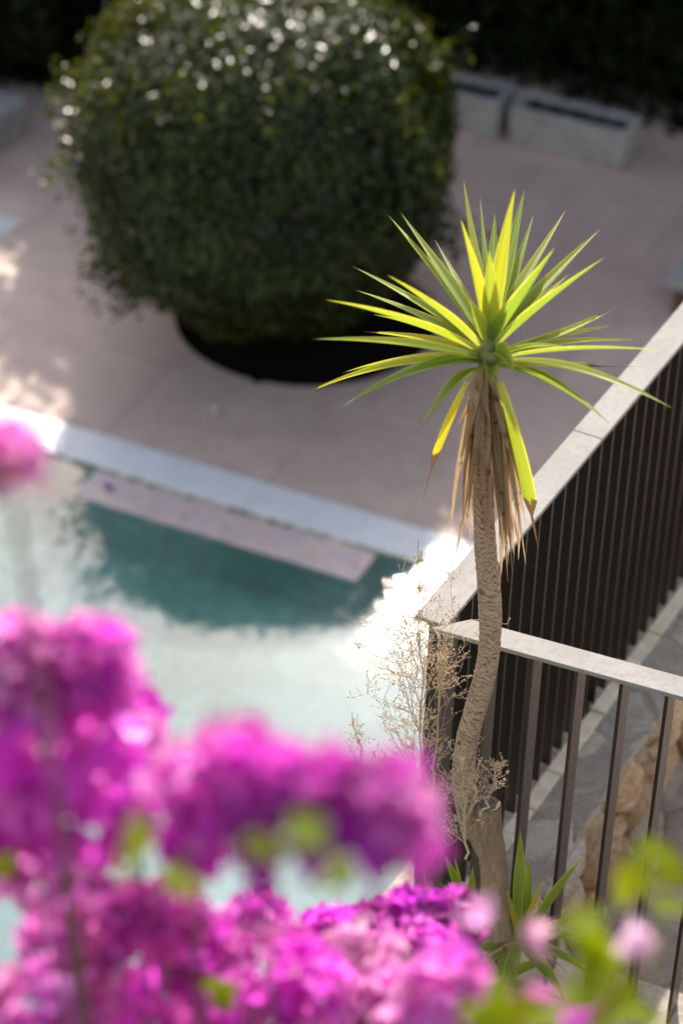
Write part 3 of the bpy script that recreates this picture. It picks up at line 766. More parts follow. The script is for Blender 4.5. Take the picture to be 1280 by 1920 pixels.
for (x, y), w_ in zip(((255, 932), (345, 972), (425, 992), (500, 1003), (585, 1040), (665, 1062)), ('leftmost of', 'second from the left of', 'third from the left of', 'third from the right of', 'second from the right of', 'rightmost of')):
    fallen('fallen_leaf', x, y, DZ-.0055, R.uniform(.02, .035), dead, w_+' the small rusty leaves scattered on the pinkish pool ledge', 'leaf', 'dry leaves on the pool ledge')
# green algae along the foot of the coping
al = MB()
for k in range(160):
    u_ = R.uniform(-2.3, 0)+.25*math.sin(k); c_ = dk(u_, -.256-abs(R.gauss(0, .010)), -.005); s_ = R.uniform(.006, .02)
    al.add([c_+Vector((s_*math.cos(q), s_*math.sin(q)*.6, R.uniform(0, .006))) for q in (0, 1.3, 2.5, 3.8, 5)], [(0, 1, 2, 3, 4)])
tag(al.build('algae', M['herb']), kind='stuff', label='patches of green algae along the foot of the pale coping', cat='algae')

# ---------------------------------------------------------------- the yucca
YY = 4.46
def Y(px, py, dy=0): return ony(px, py, YY+dy)
yuc = empty('yucca', Y(930, 1850)); tag(yuc, 'tall slender yucca with yellow-green leaf crown and dry leaf skirt before the fence corner', 'yucca')
# live stem
tp = [(884, 1560, 22), (872, 1500, 22), (869, 1450, 22), (873, 1400, 22), (885, 1350, 21.5), (900, 1300, 21), (911, 1255, 20.5), (918, 1200, 20.5), (918, 1140, 21.5), (914, 1080, 20.5), (909, 1020, 20), (906, 950, 18.5), (905, 880, 17), (906, 810, 15), (909, 745, 15), (913, 690, 16), (916, 655, 12)]
def resample(tp, n_):
    out = []; seg = len(tp)-1
    for i in range(n_+1):
        f_ = i/n_*seg; k = min(int(f_), seg-1); s_ = f_-k
        p = [tp[max(0, k-1)], tp[k], tp[k+1], tp[min(seg, k+2)]]; q = []
        for c_ in range(3):
            a, b_, c2, d_ = (x[c_] for x in p)
            q.append(.5*((2*b_)+(-a+c2)*s_+(2*a-5*b_+4*c2-d_)*s_*s_+(-a+3*b_-3*c2+d_)*s_**3))
        out.append(q)
    return out
def trunk_mesh(tp, n_, nr, relief, dyf, pitch, seed, sx=1):
    rs = resample(tp, n_); V = []; F = []; global RING; RING = []
    P = [Y(a, b_, dyf(i/n_)) for i, (a, b_, c_) in enumerate(rs)]; z = 0
    for i, p in enumerate(P):
        d_ = (P[min(i+1, n_)]-P[max(0, i-1)]).normalized(); a = d_.cross(Vector((0, 1, 0))).normalized(); c_ = a.cross(d_)
        if i: z += (P[i]-P[i-1]).length
        r_ = rs[i][2]*5.75/4700
        for k in range(nr):
            th = 2*math.pi*k/nr; ph = z/pitch+1.3*mnoise.noise(Vector((math.cos(th)*1.6, math.sin(th)*1.6, z*14+seed)))+.8*mnoise.noise(Vector((0, seed, z*30)))+.35*math.sin(th+z*30)
            saw = (ph % 1.0); rl = relief*(saw-.5)*1.6 + relief*1.2*mnoise.noise(Vector((math.cos(th)*3, math.sin(th)*3, z*60+seed)))
            rr_ = r_*(1+.06*mnoise.noise(Vector((math.cos(th), math.sin(th), z*9+seed*3))))+rl
            V.append(p+(a*math.cos(th)*sx+c_*math.sin(th))*rr_); RING.append(max(0, 1-abs(saw-.06)/.13)*(.55+.9*abs(mnoise.noise(Vector((th*1.3, z*14, seed+9))))))
    for i in range(n_):
        for k in range(nr): F.append((i*nr+k, i*nr+(k+1) % nr, (i+1)*nr+(k+1) % nr, (i+1)*nr+k))
    F.append(tuple(range(nr))[::-1]); F.append(tuple(n_*nr+k for k in range(nr)))
    return V, F
V, F = trunk_mesh(tp, 520, 44, .0010, lambda f_: .03*(1-f_), .0165, 1)
def ringed(o):
    at = o.data.attributes.new('ring', 'FLOAT', 'POINT'); at.data.foreach_set('value', np.array(RING, dtype=np.float32))
ringed(pydata('stem', V, F, M['bark'], yuc, True))
tp2 = [(940, 1880, 36), (936, 1800, 33), (930, 1720, 29), (926, 1650, 27), (921, 1590, 26.5), (916, 1550, 25.5), (914, 1512, 25)]
V, F = trunk_mesh(tp2, 160, 44, .0015, lambda f_: 0, .03, 5)
o = pydata('old_stump', V, F, M['oldbark'], yuc, True)
# fork between the two
tp3 = [(915, 1600, 22), (900, 1565, 24), (886, 1535, 23), (876, 1500, 22)]
V, F = trunk_mesh(tp3, 60, 36, .0015, lambda f_: .02*f_, .03, 7); pydata('fork', V, F, M['oldbark'], yuc, True)
# cut face with raised rim
ct = Y(914, 1511); n_ = 26; V = [ct+Vector((0, 0, .001))]; F = []
for q_, (rr_, zz) in enumerate(((.010, .001), (.019, -.003), (.0245, .003), (.0285, .004), (.0300, -.006))):
    for k in range(n_):
        th = 2*math.pi*k/n_; jj = 1+.06*math.sin(3*th+1)+.04*math.sin(7*th)
        V.append(ct+Vector((math.cos(th)*rr_*jj, math.sin(th)*rr_*jj, zz+.0025*math.sin(5*th+q_)+.004)))
for k in range(n_): F.append((0, 1+k, 1+(k+1) % n_))
for q_ in range(4):
    for k in range(n_): F.append((1+q_*n_+k, 1+(q_+1)*n_+k, 1+(q_+1)*n_+(k+1) % n_, 1+q_*n_+(k+1) % n_))
pydata('cut_face', V, F, M['cutwood'], yuc, True)
# crown core
b = MB(); b.tube([Y(914, 725), Y(915, 690), Y(916, 655), Y(917, 630)], [.020, .024, .020, .008], 14); b.build('crown_core', M['yleaf'], yuc, True).color = (.1, 0, 0, 1)
# leaves : tip x, y, length (m), sign (+ away / - toward us), width px, yellowness, dry tip, base y, twist, sag
LV = [
 (868, 334, .44, +1, 24, .35, .0, 640, .5, 0), (899, 366, .40, +1, 24, .0, .0, 640, 1.1, 0), (927, 398, .36, +1, 30, .0, .0, 640, .1, 0),
 (966, 349, .43, -1, 30, .45, .0, 645, -.3, 0), (983, 353, .44, +1, 30, .05, .0, 640, -.2, 0), (862, 407, .38, -1, 34, .55, .0, 650, .2, 0),
 (917, 470, .34, -1, 34, .25, .0, 655, 0, .02), (728, 404, .46, +1, 30, .35, .0, 655, .3, .01), (751, 399, .47, +1, 30, .1, .0, 650, .3, .01),
 (1060, 394, .45, +1, 30, .35, .0, 648, -.4, .01), (1041, 462, .36, -1, 36, .0, .0, 655, -.2, 0), (1126, 428, .47, +1, 30, .25, .0, 655, -.3, .01),
 (1135, 481, .46, -1, 34, .1, .0, 662, -.3, .02), (1066, 514, .36, +1, 20, .5, .0, 655, 0, 0), (660, 499, .45, +1, 27, .15, .0, 660, .2, .02),
 (724, 515, .38, -1, 32, .35, .0, 665, .2, .03), (667, 544, .43, +1, 30, .05, .0, 665, .2, .03), (609, 562, .46, -1, 28, .35, .0, 668, .2, .035),
 (680, 622, .38, +1, 24, .7, .12, 672, 0, .03), (585, 636, .46, -1, 30, .15, .04, 676, .1, .035), (563, 742, .48, +1, 24, .55, .10, 678, -.1, .06),
 (641, 763, .43, -1, 30, .0, .0, 680, .1, .07), (787, 803, .34, -1, 36, .0, .0, 690, .3, .09), (1186, 557, .40, +1, 23, .5, .25, 668, 0, -.05),
 (1195, 638, .38, +1, 20, .4, .0, 672, 0, .03), (1250, 658, .46, -1, 26, .1, .03, 675, -.1, .035), (1210, 687, .42, +1, 20, .5, .38, 680, 0, -.02),
 (1258, 765, .48, -1, 34, .3, .0, 680, -.1, .07), (1143, 796, .42, -1, 32, .0, .0, 684, -.2, .07), (966, 706, .20, -1, 32, .0, .0, 662, .5, .12),
 (918, 722, .12, -1, 26, .0, .0, 680, 0, .1), (807, 568, .18, +1, 24, .1, .1, 655, .2, 0), (1010, 700, .17, +1, 22, .3, .15, 672, 0, .05),
 (845, 660, .14, +1, 26, .0, .0, 660, .3, .05),
 (700, 590, .43, +1, 22, .3, .0, 670, .1, .03), (1095, 452, .45, +1, 22, .2, .0, 655, -.2, .01), (1150, 610, .42, +1, 20, .3, .0, 670, 0, .02), (815, 450, .40, +1, 22, .1, .0, 652, .3, .0),
 (640, 700, .44, +1, 20, .2, .05, 676, .1, .05), (1195, 730, .44, +1, 20, .5, .06, 680, -.1, .05), (1000, 400, .42, +1, 22, .0, .0, 648, -.2, 0), (770, 690, .22, -1, 24, .0, .0, 680, .2, .06), (1060, 650, .24, -1, 26, .0, .0, 672, -.2, .05), (880, 560, .2, -1, 26, .2, .0, 655, .2, .02), (955, 560, .2, -1, 26, .1, .0, 655, -.2, .02),
]
c0 = Y(915, 665); mpp = (c0-CAM).dot(fw)/FPX
for k, (tx, ty, L, sg, wpx, yl, dr, by, tw, sag) in enumerate(LV):
    ang = math.atan2(ty-by, tx-915); p0 = Y(915+math.cos(ang)*9, by+math.sin(ang)*5)
    dpx = math.hypot(tx-915, ty-by)*mpp; dep = math.sqrt(max(0.0004, L*L-dpx*dpx))*sg
    if abs(dep) > .26: dep = .26*sg
    zc = (p0-CAM).dot(fw); p1 = far(tx, ty, zc+dep)
    strap_obj('leaf', M['yleaf'], yuc, (yl, max(dr, R.uniform(.0, .035)), R.random()), p0=p0, p1=p1, tipk=1.2, width=wpx*mpp*.98, dry=dr if dr > .08 else 0, sag=sag, twist=tw+R.uniform(-.2, .2), fold=R.uniform(.5, .85), n_=20, base_w=.62, peak=.38, side=R.uniform(-.012, .012), curl=R.uniform(-.3, .3))
# hanging green and yellow leaves
o = strap_obj('leaf', M['yleaf'], yuc, (.25, .30, .5), p0=Y(930, 715, -.03), p1=Y(1008, 1028, -.04), width=.046, dry=.28, sag=0, updir=Vector((.9, -.3, .2)), twist=-1.2, n_=24, base_w=.7, peak=.5, fold=.25, side=.015, tipk=2.2); tag(o, 'broad green hanging leaf with dry tip')
o = strap_obj('leaf', M['yleaf'], yuc, (.95, .42, .5), p0=Y(878, 715, -.02), p1=Y(790, 945, -.05), width=.028, dry=.38, sag=.03, updir=Vector((-.9, -.3, .2)), twist=1.2, n_=24, base_w=.7, peak=.4, fold=.2); tag(o, 'yellow hanging leaf with brown tip')
# dry skirt
ry = random.Random(21)
tips = [(845, 1000), (858, 1052), (883, 1040), (905, 1090), (937, 1065), (948, 1060), (965, 1000), (978, 1052), (955, 1030), (932, 1085), (868, 1000), (915, 1050), (925, 980), (895, 960), (942, 1000), (960, 1040), (873, 930), (951, 940), (900, 1010), (935, 930), (885, 900), (968, 985), (946, 1075), (910, 900), (925, 1020), (955, 905), (890, 850), (905, 1075), (940, 860), (870, 980), (965, 1045), (950, 1020)]
for k, (tx, ty) in enumerate(tips+[(a+9, b-22) for a, b in tips[::2]]):
    sx_ = 908+(tx-908)*ry.uniform(.30, .55); sy = ry.uniform(700, 755); fd = -.035 if k % 3 else .02
    kink = ry.uniform(.0, .03)
    strap_obj('dry_leaf', M['dry'], yuc, None, p0=Y(sx_, sy, fd*.5), p1=Y(908+(tx-908)*1.12+ry.uniform(-4, 4), ty+ry.uniform(0, 30), fd+ry.uniform(-.02, .02)), width=ry.uniform(.006, .018), sag=0, updir=Vector((ry.uniform(-1, 1), -1, .1)), twist=ry.uniform(-1, 1), curl=ry.uniform(-2.5, 2.5), fold=ry.uniform(.3, 1.0), n_=18, base_w=.8, peak=.3, tipk=ry.uniform(1.8, 3.5), side=ry.uniform(-.03, .03))
# torn curled bits under the crown
for tx, ty, x0_, y0_, w_ in ((862, 860, 893, 725, .018), (855, 800, 890, 735, .014), (885, 800, 895, 690, .026), (920, 800, 905, 695, .024), (945, 760, 920, 700, .02), (900, 850, 900, 760, .026), (912, 880, 908, 770, .028), (868, 740, 905, 700, .018)):
    strap_obj('dry_leaf', M['dry'], yuc, None, p0=Y(x0_, y0_, -.02), p1=Y(tx, ty, -.045), width=w_, sag=.06, updir=Vector((0, -1, .2)), twist=ry.uniform(-.6, .6), curl=ry.uniform(-1.5, 1.5), fold=.5, n_=14, base_w=.9, peak=.3)

# ---------------------------------------------------------------- young yucca rosettes at its foot
def rosette(cx_, cy_, label, leaves, yy):
    ro = empty('young_yucca', ony(cx_, cy_+12, yy)); tag(ro, label, 'yucca')
    for (bx, by, tx, ty, wpx, yl, dr, dy_, sag) in leaves:
        strap_obj('leaf', M['yleaf'], ro, (yl, dr, R.random()), p0=ony(bx, by, yy), p1=ony(tx, ty, yy+dy_), width=wpx*1.32e-3, sag=sag, twist=R.uniform(-.4, .4), fold=R.uniform(.2, .5), n_=16, base_w=.6, peak=.4, curl=R.uniform(-.4, .4))
    for k in range(9):
        a = R.uniform(0, 6.28); c_ = ony(cx_, cy_, yy)
        strap_obj('dry_leaf', M['dry'], ro, None, p0=c_, p1=c_+Vector((math.cos(a)*.13, math.sin(a)*.13, -.05+R.uniform(-.02, .06))), width=.010, sag=.1, n_=8, curl=R.uniform(-2, 2))
rosette(978, 1765, 'young yucca rosette sprouting right of the old stump, against the fence blades', [
 (972, 1755, 975, 1556, 27, .15, 0, .05, 0), (985, 1750, 992, 1608, 20, .1, 0, .02, 0), (990, 1750, 1088, 1610, 26, .1, 0, 0, .02), (982, 1750, 1016, 1652, 20, .9, 0, -.02, .02),
 (968, 1755, 949, 1668, 17, .7, 0, -.02, 0), (965, 1755, 942, 1664, 14, .2, 0, .03, 0), (985, 1758, 1128, 1714, 19, .6, 0, -.03, .04), (990, 1762, 1082, 1750, 14, .4, .3, -.04, .03),
 (985, 1764, 1150, 1755, 14, .3, .1, .0, .03), (975, 1770, 1062, 1880, 26, .2, .1, -.10, .10), (965, 1768, 872, 1792, 26, .1, 0, -.04, .08), (975, 1765, 1035, 1845, 22, .5, .1, -.07, .08),
 (960, 1766, 897, 1828, 16, .3, 0, -.08, .06), (955, 1760, 900, 1727, 15, .2, 0, 0, .04), (975, 1768, 940, 1870, 24, .1, 0, -.12, .1), (980, 1768, 1110, 1830, 20, .2, .1, -.08, .1), (970, 1760, 930, 1700, 16, .1, 0, .04, .02)], 4.44)
rosette(872, 1715, 'small young yucca rosette left of the old stump, behind the pink flowers', [
 (872, 1712, 832, 1602, 24, .05, 0, .05, .02), (868, 1715, 851, 1608, 22, .1, 0, .0, 0), (878, 1715, 886, 1625, 18, .35, 0, .02, 0), (876, 1715, 822, 1655, 24, .0, 0, -.04, .05),
 (865, 1718, 838, 1650, 20, .2, 0, -.03, .02), (880, 1718, 897, 1725, 18, .1, 0, -.08, .1), (868, 1716, 800, 1690, 20, .1, 0, 0, .08), (874, 1718, 860, 1790, 22, .1, 0, -.09, .1), (880, 1716, 930, 1660, 14, .3, 0, -.03, .03)], 4.50)

rosette(930, 1850, 'low spreading young yucca at the very bottom, its long strappy leaves crossing below the others', [
 (930, 1845, 1062, 1880, 26, .25, .05, -.05, .08), (930, 1845, 1030, 1800, 24, .3, .05, .03, .08), (930, 1845, 860, 1800, 24, .1, 0, .03, .08), (930, 1845, 850, 1880, 24, .1, 0, -.05, .1),
 (930, 1845, 985, 1915, 24, .1, 0, -.08, .1), (930, 1845, 1000, 1850, 20, .6, .1, 0, .05), (930, 1845, 905, 1775, 20, .2, 0, .05, .02), (930, 1845, 960, 1770, 22, .15, 0, .05, .02)], 4.38)

# ---------------------------------------------------------------- dried weeds
def weed(label, root, topx, topy, yy, branches, spread, seed, name='dried_weed', green=False, density=1.0, dens_seed=1.0):
    rw = random.Random(seed); we = empty(name, ony(*root, yy)); tag(we, label, 'weed')
    st_ = MB(); tw_ = MB(); se = MB()
    p0, p1 = ony(*root, yy), ony(topx, topy, yy)
    L = (p1-p0).length; n_ = 14
    pts = [p0.lerp(p1, i/n_)+Vector((mnoise.noise(Vector((i*.5, seed, 0)))*.015, mnoise.noise(Vector((i*.5, seed, 5)))*.015, 0)) for i in range(n_+1)]
    st_.tube(pts, [.0030*(1-.8*i/n_)+.0004 for i in range(n_+1)], 5)
    def seedhead(p, s_):
        q = [Vector((x, y, z))*s_ for x, y, z in ((1, 0, 0), (0, 1, 0), (-1, 0, 0), (0, -1, 0), (0, 0, 1.3), (0, 0, -1))]
        rot = Matrix.Rotation(rw.uniform(0, 3), 3, Vector((rw.random(), rw.random(), rw.random()+.1)))
        se.add([p+rot @ v_ for v_ in q], [(0, 1, 4), (1, 2, 4), (2, 3, 4), (3, 0, 4), (1, 0, 5), (2, 1, 5), (3, 2, 5), (0, 3, 5)])
    def grow(p, d_, L_, lv):
        k = 5; pp = [p]; dd = d_.copy()
        for i in range(k):
            dd = (dd+Vector((rw.uniform(-1, 1), rw.uniform(-1, 1), rw.uniform(-.2, .7)))*(.14 if lv < 2 else .3)).normalized(); pp.append(pp[-1]+dd*L_/k)
        r0 = (.0012, .0008, .00055, .00045)[lv]
        tw_.tube(pp, [r0*(1-.5*i/k) for i in range(k+1)], 3, False)
        if lv < 3:
            nb = int((4, 3, 3)[lv]*density+rw.random())
            for j in range(nb):
                i = rw.randint(1, k); a = rw.uniform(0, 6.28)
                side = dd.cross(Vector((math.cos(a), math.sin(a), .3))).normalized()
                grow(pp[i], (dd*.75+side*.75).normalized(), L_*rw.uniform(.35, .55), lv+1)
        if lv >= 1:
            for i in range(2, k+1):
                if rw.random() < .65*dens_seed: seedhead(pp[i]+Vector((rw.uniform(-1, 1), rw.uniform(-1, 1), rw.uniform(-1, 1)))*.002, rw.uniform(.0010, .0026))
    for (f_, dx, L_) in branches:
        i = f_*n_; a = pts[int(i)]; 
        for rep in range(2):
            az = rw.uniform(-1, 1)*.9
            d_ = Vector((dx*spread*(1 if dx < 0 else .55), az*.5*spread, 1)).normalized()
            grow(a, d_, L_*rw.uniform(.8, 1.15), 0 if L_ > .12 else 1)
    tag(st_.build('stem', M['twig'] if not green else M['herb'], we), None)
    tag(tw_.build('twigs', M['twig'], we), kind='stuff'); tag(se.build('seed_heads', M['seed'], we), kind='stuff')
    return we
weed('tall dried brown weed with wispy seed heads standing left of the fence corner', (792, 1700), 784, 1010, 4.55,
     [(.30, -.6, .20), (.36, .5, .18), (.40, -.7, .26), (.46, .6, .26), (.5, -.7, .30), (.54, .6, .28), (.58, -.7, .28), (.63, .6, .24), (.68, -.6, .2), (.72, .4, .15), (.77, -.35, .12), (.82, .3, .1), (.87, -.3, .07), (.92, .25, .05), (.96, .1, .03)], .42, 5, density=.95)
weed('small sprig of dried weed at the far left of the dried stalks, over the water', (712, 1640), 660, 1335, 4.60,
     [(.55, .4, .10), (.65, -.3, .09), (.75, .3, .08), (.85, -.2, .05), (.9, .3, .05)], .9, 9, density=.8)
weed('matted dried weed tangled round the yucca stem above the cut stump', (872, 1610), 868, 1400, 4.40,
     [(.2, -.8, .10), (.25, .6, .09), (.3, -.9, .12), (.4, .7, .12), (.45, -.6, .10), (.5, .3, .10), (.55, -.6, .10), (.6, .6, .08), (.7, .1, .07), (.8, -.3, .05)], 1.1, 13, density=1.15)
weed('short curly dried weed spray just right of the yucca stem', (900, 1530), 938, 1440, 4.41,
     [(.3, .6, .06), (.5, .4, .07), (.65, -.3, .06), (.8, .5, .05), (.9, .1, .04)], .9, 17, density=.9)
weed('dried weed tuft beside the fence corner post, left of the leaning stem', (806, 1560), 830, 1200, 4.52,
     [(.35, .3, .10), (.5, .5, .12), (.6, -.3, .12), (.66, .6, .14), (.72, .4, .14), (.78, -.2, .12), (.84, .5, .12), (.9, .3, .08), (.95, .4, .06)], .35, 23, density=.6)
# green herb stem
hb = empty('green_herb', ony(815, 1640, 4.42)); tag(hb, 'thin green weed stem with narrow leaves bending below the dried tangle', 'weed')
b = MB(); hp = [ony(x, y, 4.42) for x, y in ((800, 1625), (822, 1592), (850, 1580), (868, 1560), (872, 1535))]; b.tube(hp, [.003, .0025, .002, .0018, .0012], 5); b.build('stem', M['herb'], hb, True)
for x0_, y0_, x1_, y1_ in ((862, 1572, 893, 1580), (860, 1568, 842, 1548), (865, 1562, 845, 1555), (838, 1585, 822, 1572), (835, 1588, 820, 1612), (850, 1578, 830, 1560), (815, 1600, 790, 1595)):
    strap_obj('leaf', M['herb'], hb, None, p0=ony(x0_, y0_, 4.42), p1=ony(x1_, y1_, 4.42+R.uniform(-.02, .02)), width=.008, sag=.08, n_=8)

# ---------------------------------------------------------------- bougainvillea
boug = empty('bougainvillea', (-.1, 1.9, -.05)); tag(boug, 'bougainvillea in full magenta and pink bloom filling the lower left foreground', 'bougainvillea')
rb = random.Random(31)
def flower_geo(seed, s=1.0):
    rf = random.Random(seed); V = []; F = []
    for k in range(3):
        a = k*2.094+rf.uniform(-.3, .3); L = .034*rf.uniform(.85, 1.2)*s; W = .026*rf.uniform(.85, 1.2)*s; op = rf.uniform(.35, 1.1)
        out = Vector((math.cos(a), math.sin(a), 0)); sd_ = Vector((-math.sin(a), math.cos(a), 0)); b0 = len(V); n_ = 5
        for i in range(n_+1):
            t_ = i/n_; w_ = W*math.sin(min(1, .18+t_*.95)*math.pi*.94)**.8 if t_ < 1 else .001
            el = op+t_*rf.uniform(-.6, .4)
            c_ = (out*math.cos(el)+Vector((0, 0, math.sin(el))))*L*t_
            for x in (-1, 0, 1): V.append(c_+sd_*x*w_/2+Vector((0, 0, 1))*(abs(x)*w_*.28+rf.uniform(-.0018, .0018)*s)-out*abs(x)*.12*w_)
        for i in range(n_):
            for k2 in range(2): F.append((b0+i*3+k2, b0+i*3+k2+1, b0+(i+1)*3+k2+1, b0+(i+1)*3+k2))
    return V, F
FM = []
for k in range(10):
    V, F = flower_geo(100+k); me = bpy.data.meshes.new('flower'); me.from_pydata([tuple(v) for v in V], [], F); me.materials.append(M['bract'])
    me.polygons.foreach_set('use_smooth', [True]*len(me.polygons)); FM.append((me, V, F))
# clusters: px, py, rx, ry (px), distance, count, colour
MAG, PUR, PNK, PAL, HOT = (.76, .07, .68), (.60, .035, .68), (.84, .30, .70), (.88, .55, .76), (.76, .10, .60)
CL = [
 (60, 1260, 90, 90, 2.7, 44, PNK), (165, 1250, 70, 80, 2.7, 35, MAG), (80, 1400, 110, 110, 2.7, 50, MAG), (210, 1370, 85, 100, 3.2, 45, MAG), (60, 1540, 120, 90, 2.7, 44, HOT),
 (190, 1500, 110, 90, 3.0, 43, MAG), (255, 1440, 60, 80, 3.05, 29, PNK), (350, 1490, 70, 80, 2.7, 26, PNK), (365, 1560, 55, 60, 2.7, 26, MAG),
 (465, 1408, 26, 32, 2.3, 7, PNK), (475, 1462, 70, 52, 2.25, 35, MAG), (612, 1486, 50, 30, 2.25, 26, MAG), (520, 1540, 85, 48, 2.25, 29, PUR), (688, 1490, 72, 50, 2.25, 35, MAG), (725, 1528, 46, 50, 2.25, 29, PNK), (650, 1580, 75, 32, 2.25, 20, PUR), (520, 1600, 45, 22, 2.25, 10, PUR),
 (75, 1660, 90, 40, 3.2, 36, PAL), (185, 1690, 75, 60, 3.2, 33, PNK), (150, 1770, 90, 70, 3.05, 32, PNK), (60, 1885, 75, 60, 3.0, 31, PNK), (210, 1820, 90, 90, 3.3, 39, MAG), (300, 1720, 75, 50, 3.05, 32, HOT), (330, 1800, 90, 90, 3.35, 41, MAG), (200, 1930, 140, 60, 3.05, 35, HOT),
 (400, 1870, 90, 80, 3.4, 34, MAG), (375, 1775, 50, 50, 3.35, 24, PNK),
 (480, 1735, 50, 38, 3.6, 34, MAG), (500, 1805, 80, 55, 3.4, 46, MAG), (560, 1850, 80, 80, 3.3, 41, MAG), (470, 1900, 80, 50, 3.3, 25, MAG),
 (625, 1750, 45, 28, 4.1, 39, MAG), (705, 1735, 50, 30, 4.2, 46, MAG), (785, 1725, 55, 42, 4.2, 57, PUR), (840, 1740, 45, 65, 4.2, 41, MAG), (780, 1780, 80, 50, 4.1, 41, MAG),
 (660, 1820, 90, 70, 3.6, 69, PAL), (740, 1890, 90, 60, 3.5, 50, PNK), (630, 1900, 80, 50, 3.5, 34, PNK),
 (840, 1860, 60, 65, 3.2, 24, PNK), (800, 1920, 60, 40, 3.2, 15, PNK),
 (14, 852, 24, 40, 2.25, 13, PNK), (900, 1740, 14, 12, 2.7, 1, PNK), (972, 1738, 14, 10, 2.7, 1, PAL), (1200, 1752, 8, 8, 2.6, 1, PAL), (995, 1888, 16, 12, 2.6, 2, PNK), (1110, 1925, 26, 12, 2.7, 2, PUR), (815, 1615, 12, 30, 2.4, 1, MAG),
]
allf = []
tt = Vector((0, 0, 1))
for ci, (px, py, rx, ry_, dist, cnt, colr) in enumerate(CL):
    c_ = far(px, py, dist); rpx = dist/FPX; cj = rb.uniform(.8, 1.15)
    for k in range(cnt):
        while True:
            a, b_, e_ = rb.uniform(-1, 1), rb.uniform(-1, 1), rb.uniform(-1, 1)
            if a*a+b_*b_+e_*e_ < 1: break
        off = cr*(a*rx*rpx)+cu*(b_*ry_*rpx)-fw*(e_*.3*(rx+ry_)*rpx)
        nrm = (off.normalized()+tt*.5+Vector((rb.uniform(-1, 1), rb.uniform(-1, 1), rb.uniform(-1, 1)))*.5).normalized()
        j = cj*rb.uniform(.75, 1.3); mixf = rb.random()*.65; oth = rb.choice((MAG, PUR, PNK, PAL))
        cc = tuple(min(.9, (x*(1-mixf)+y_*mixf)*j) for x, y_ in zip(colr, oth))
        allf.append((dist-e_*.02, c_+off, nrm, rb.randrange(10), rb.uniform(.8, 1.2), rb.uniform(0, 6.28), cc, ci))
allf.sort(key=lambda x: x[0])
mass = {'v': [], 'f': [], 'c': []}
for i, (dist, p, nrm, k, s_, rot, cc, ci) in enumerate(allf):
    mw = Matrix.Translation(p) @ nrm.to_track_quat('Z', 'Y').to_matrix().to_4x4() @ Matrix.Rotation(rot, 4, 'Z') @ Matrix.Scale(s_, 4)
    if i < 300:
        o = bpy.data.objects.new('flower', FM[k][0]); COL.objects.link(o); o.parent = boug
        o.matrix_local = Matrix.Translation(-boug.location) @ mw; o.color = (*cc, 1)
    else:
        b0 = len(mass['v']); mass['v'] += [tuple(mw @ v_) for v_ in FM[k][1]]; mass['f'] += [tuple(b0+q for q in f_) for f_ in FM[k][2]]; mass['c'] += [cc]*len(FM[k][1])
o = pydata('flower_mass', mass['v'], mass['f'], M['bract_mass'], boug, True); tag(o, kind='stuff')
at = o.data.color_attributes.new('tint', 'FLOAT_COLOR', 'POINT'); at.data.foreach_set('color', np.array([(*c_, 1) for c_ in mass['c']], dtype=np.float32).ravel())
print('flowers', len(allf))
# branches to every cluster
def bez(p0, p1, p2, n_): return [p0*(1-t_)**2+p1*2*t_*(1-t_)+p2*t_*t_ for t_ in [i/n_ for i in range(n_+1)]]
root = boug.location.copy()
for ci, c_ in enumerate(CL):
    tgt = far(c_[0], c_[1], c_[4]); mid = Vector((root.x*.6+tgt.x*.4, root.y*.55+tgt.y*.3, tgt.z*.75))-fw*0
    if ci % 2 and ci < 40: continue
    b = MB(); b.tube(bez(root+Vector((rb.uniform(-.1, .1), rb.uniform(-.1, .1), 0)), mid, tgt, 14), [.012*(1-i/15)+.0015 for i in range(15)], 5); b.build('branch', M['stem'], boug, True)
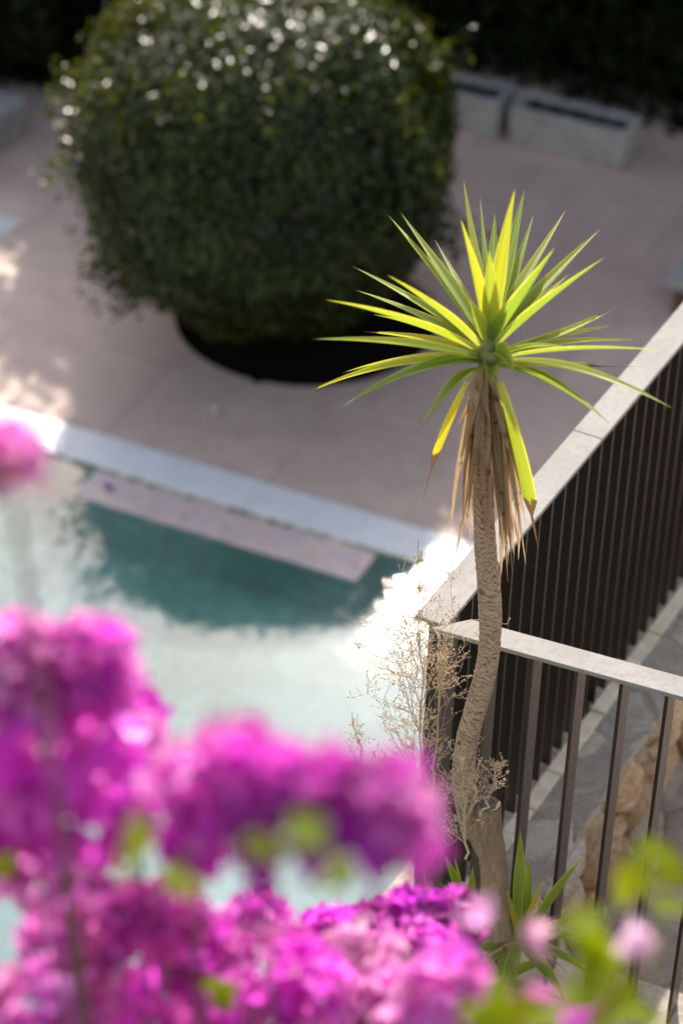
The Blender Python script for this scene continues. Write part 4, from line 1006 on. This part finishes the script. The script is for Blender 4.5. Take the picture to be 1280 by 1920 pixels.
# leaves
def ovate(L, W, seed):
    rf = random.Random(seed); V = []; F = []; n_ = 6
    for i in range(n_+1):
        t_ = i/n_; w_ = W*math.sin(math.pi*min(.999, t_**.75*.97+.03))
        for x in (-1, 0, 1): V.append(Vector((x*w_/2, L*t_, abs(x)*w_*.2-.12*L*t_*t_)))
    for i in range(n_):
        for k in range(2): F.append((i*3+k, i*3+k+1, (i+1)*3+k+1, (i+1)*3+k))
    me = bpy.data.meshes.new('leaf'); me.from_pydata([tuple(v) for v in V], [], F); me.materials.append(M['bush_leaf'])
    me.polygons.foreach_set('use_smooth', [True]*len(me.polygons)); return me
LM = [ovate(.055, .034, 1), ovate(.045, .03, 2), ovate(.065, .036, 3)]
leafspots = [(260, 1555, 25, 2.2, 4), (245, 1590, 20, 2.2, 2), (590, 1550, 22, 2.0, 3), (490, 1590, 14, 2.0, 2), (340, 1665, 25, 2.3, 4), (640, 1640, 20, 2.2, 1), (425, 1870, 22, 3.0, 6),
             (1100, 1730, 20, 2.5, 2), (1110, 1790, 24, 2.5, 4), (1095, 1850, 26, 2.5, 4), (1000, 1915, 35, 2.6, 4), (1185, 1640, 14, 2.6, 2), (1205, 1665, 12, 2.6, 1), (1225, 1610, 12, 2.6, 1), (1262, 1645, 14, 2.6, 2), (1262, 1710, 16, 2.6, 1), (1140, 1890, 40, 2.7, 4), (920, 1900, 40, 2.4, 4), (15, 1620, 25, 2.6, 4), (800, 1840, 30, 3.6, 8), (60, 1440, 20, 2.8, 2), (190, 1870, 40, 3.1, 3), (420, 1850, 20, 3.3, 4), (770, 1800, 40, 4.3, 10)]
for (px, py, rr_, dist, cnt) in leafspots:
    for k in range(cnt):
        c_ = far(px+rb.gauss(0, rr_*.55), py+rb.gauss(0, rr_*.55), dist+rb.uniform(-.05, .05))
        o = bpy.data.objects.new('leaf', rb.choice(LM)); COL.objects.link(o); o.parent = boug
        nrm = Vector((rb.uniform(-.8, .8), rb.uniform(-.9, .3), 1)).normalized()
        mw = Matrix.Translation(c_) @ nrm.to_track_quat('Z', 'Y').to_matrix().to_4x4() @ Matrix.Rotation(rb.uniform(0, 6.28), 4, 'Z') @ Matrix.Scale(rb.uniform(.8, 1.15)*(.62 if px < 900 else .95), 4) @ Matrix.Translation((0, -.025, 0))
        o.matrix_local = Matrix.Translation(-boug.location) @ mw
for pts_ in (((1090, 1990), (1085, 1850), (1090, 1740), (1180, 1670)), ((1090, 1850), (1150, 1790), (1200, 1755)), ((1180, 1990), (1230, 1800), (1250, 1690)), ((1060, 1990), (1000, 1890), (960, 1760)), ((-80, 1000), (-30, 930), (25, 860))):
    b = MB(); b.tube([far(x, y, 2.72 if x > 500 else 2.1) for x, y in pts_], .002, 5); b.build('branch', M['herb'], boug, True)
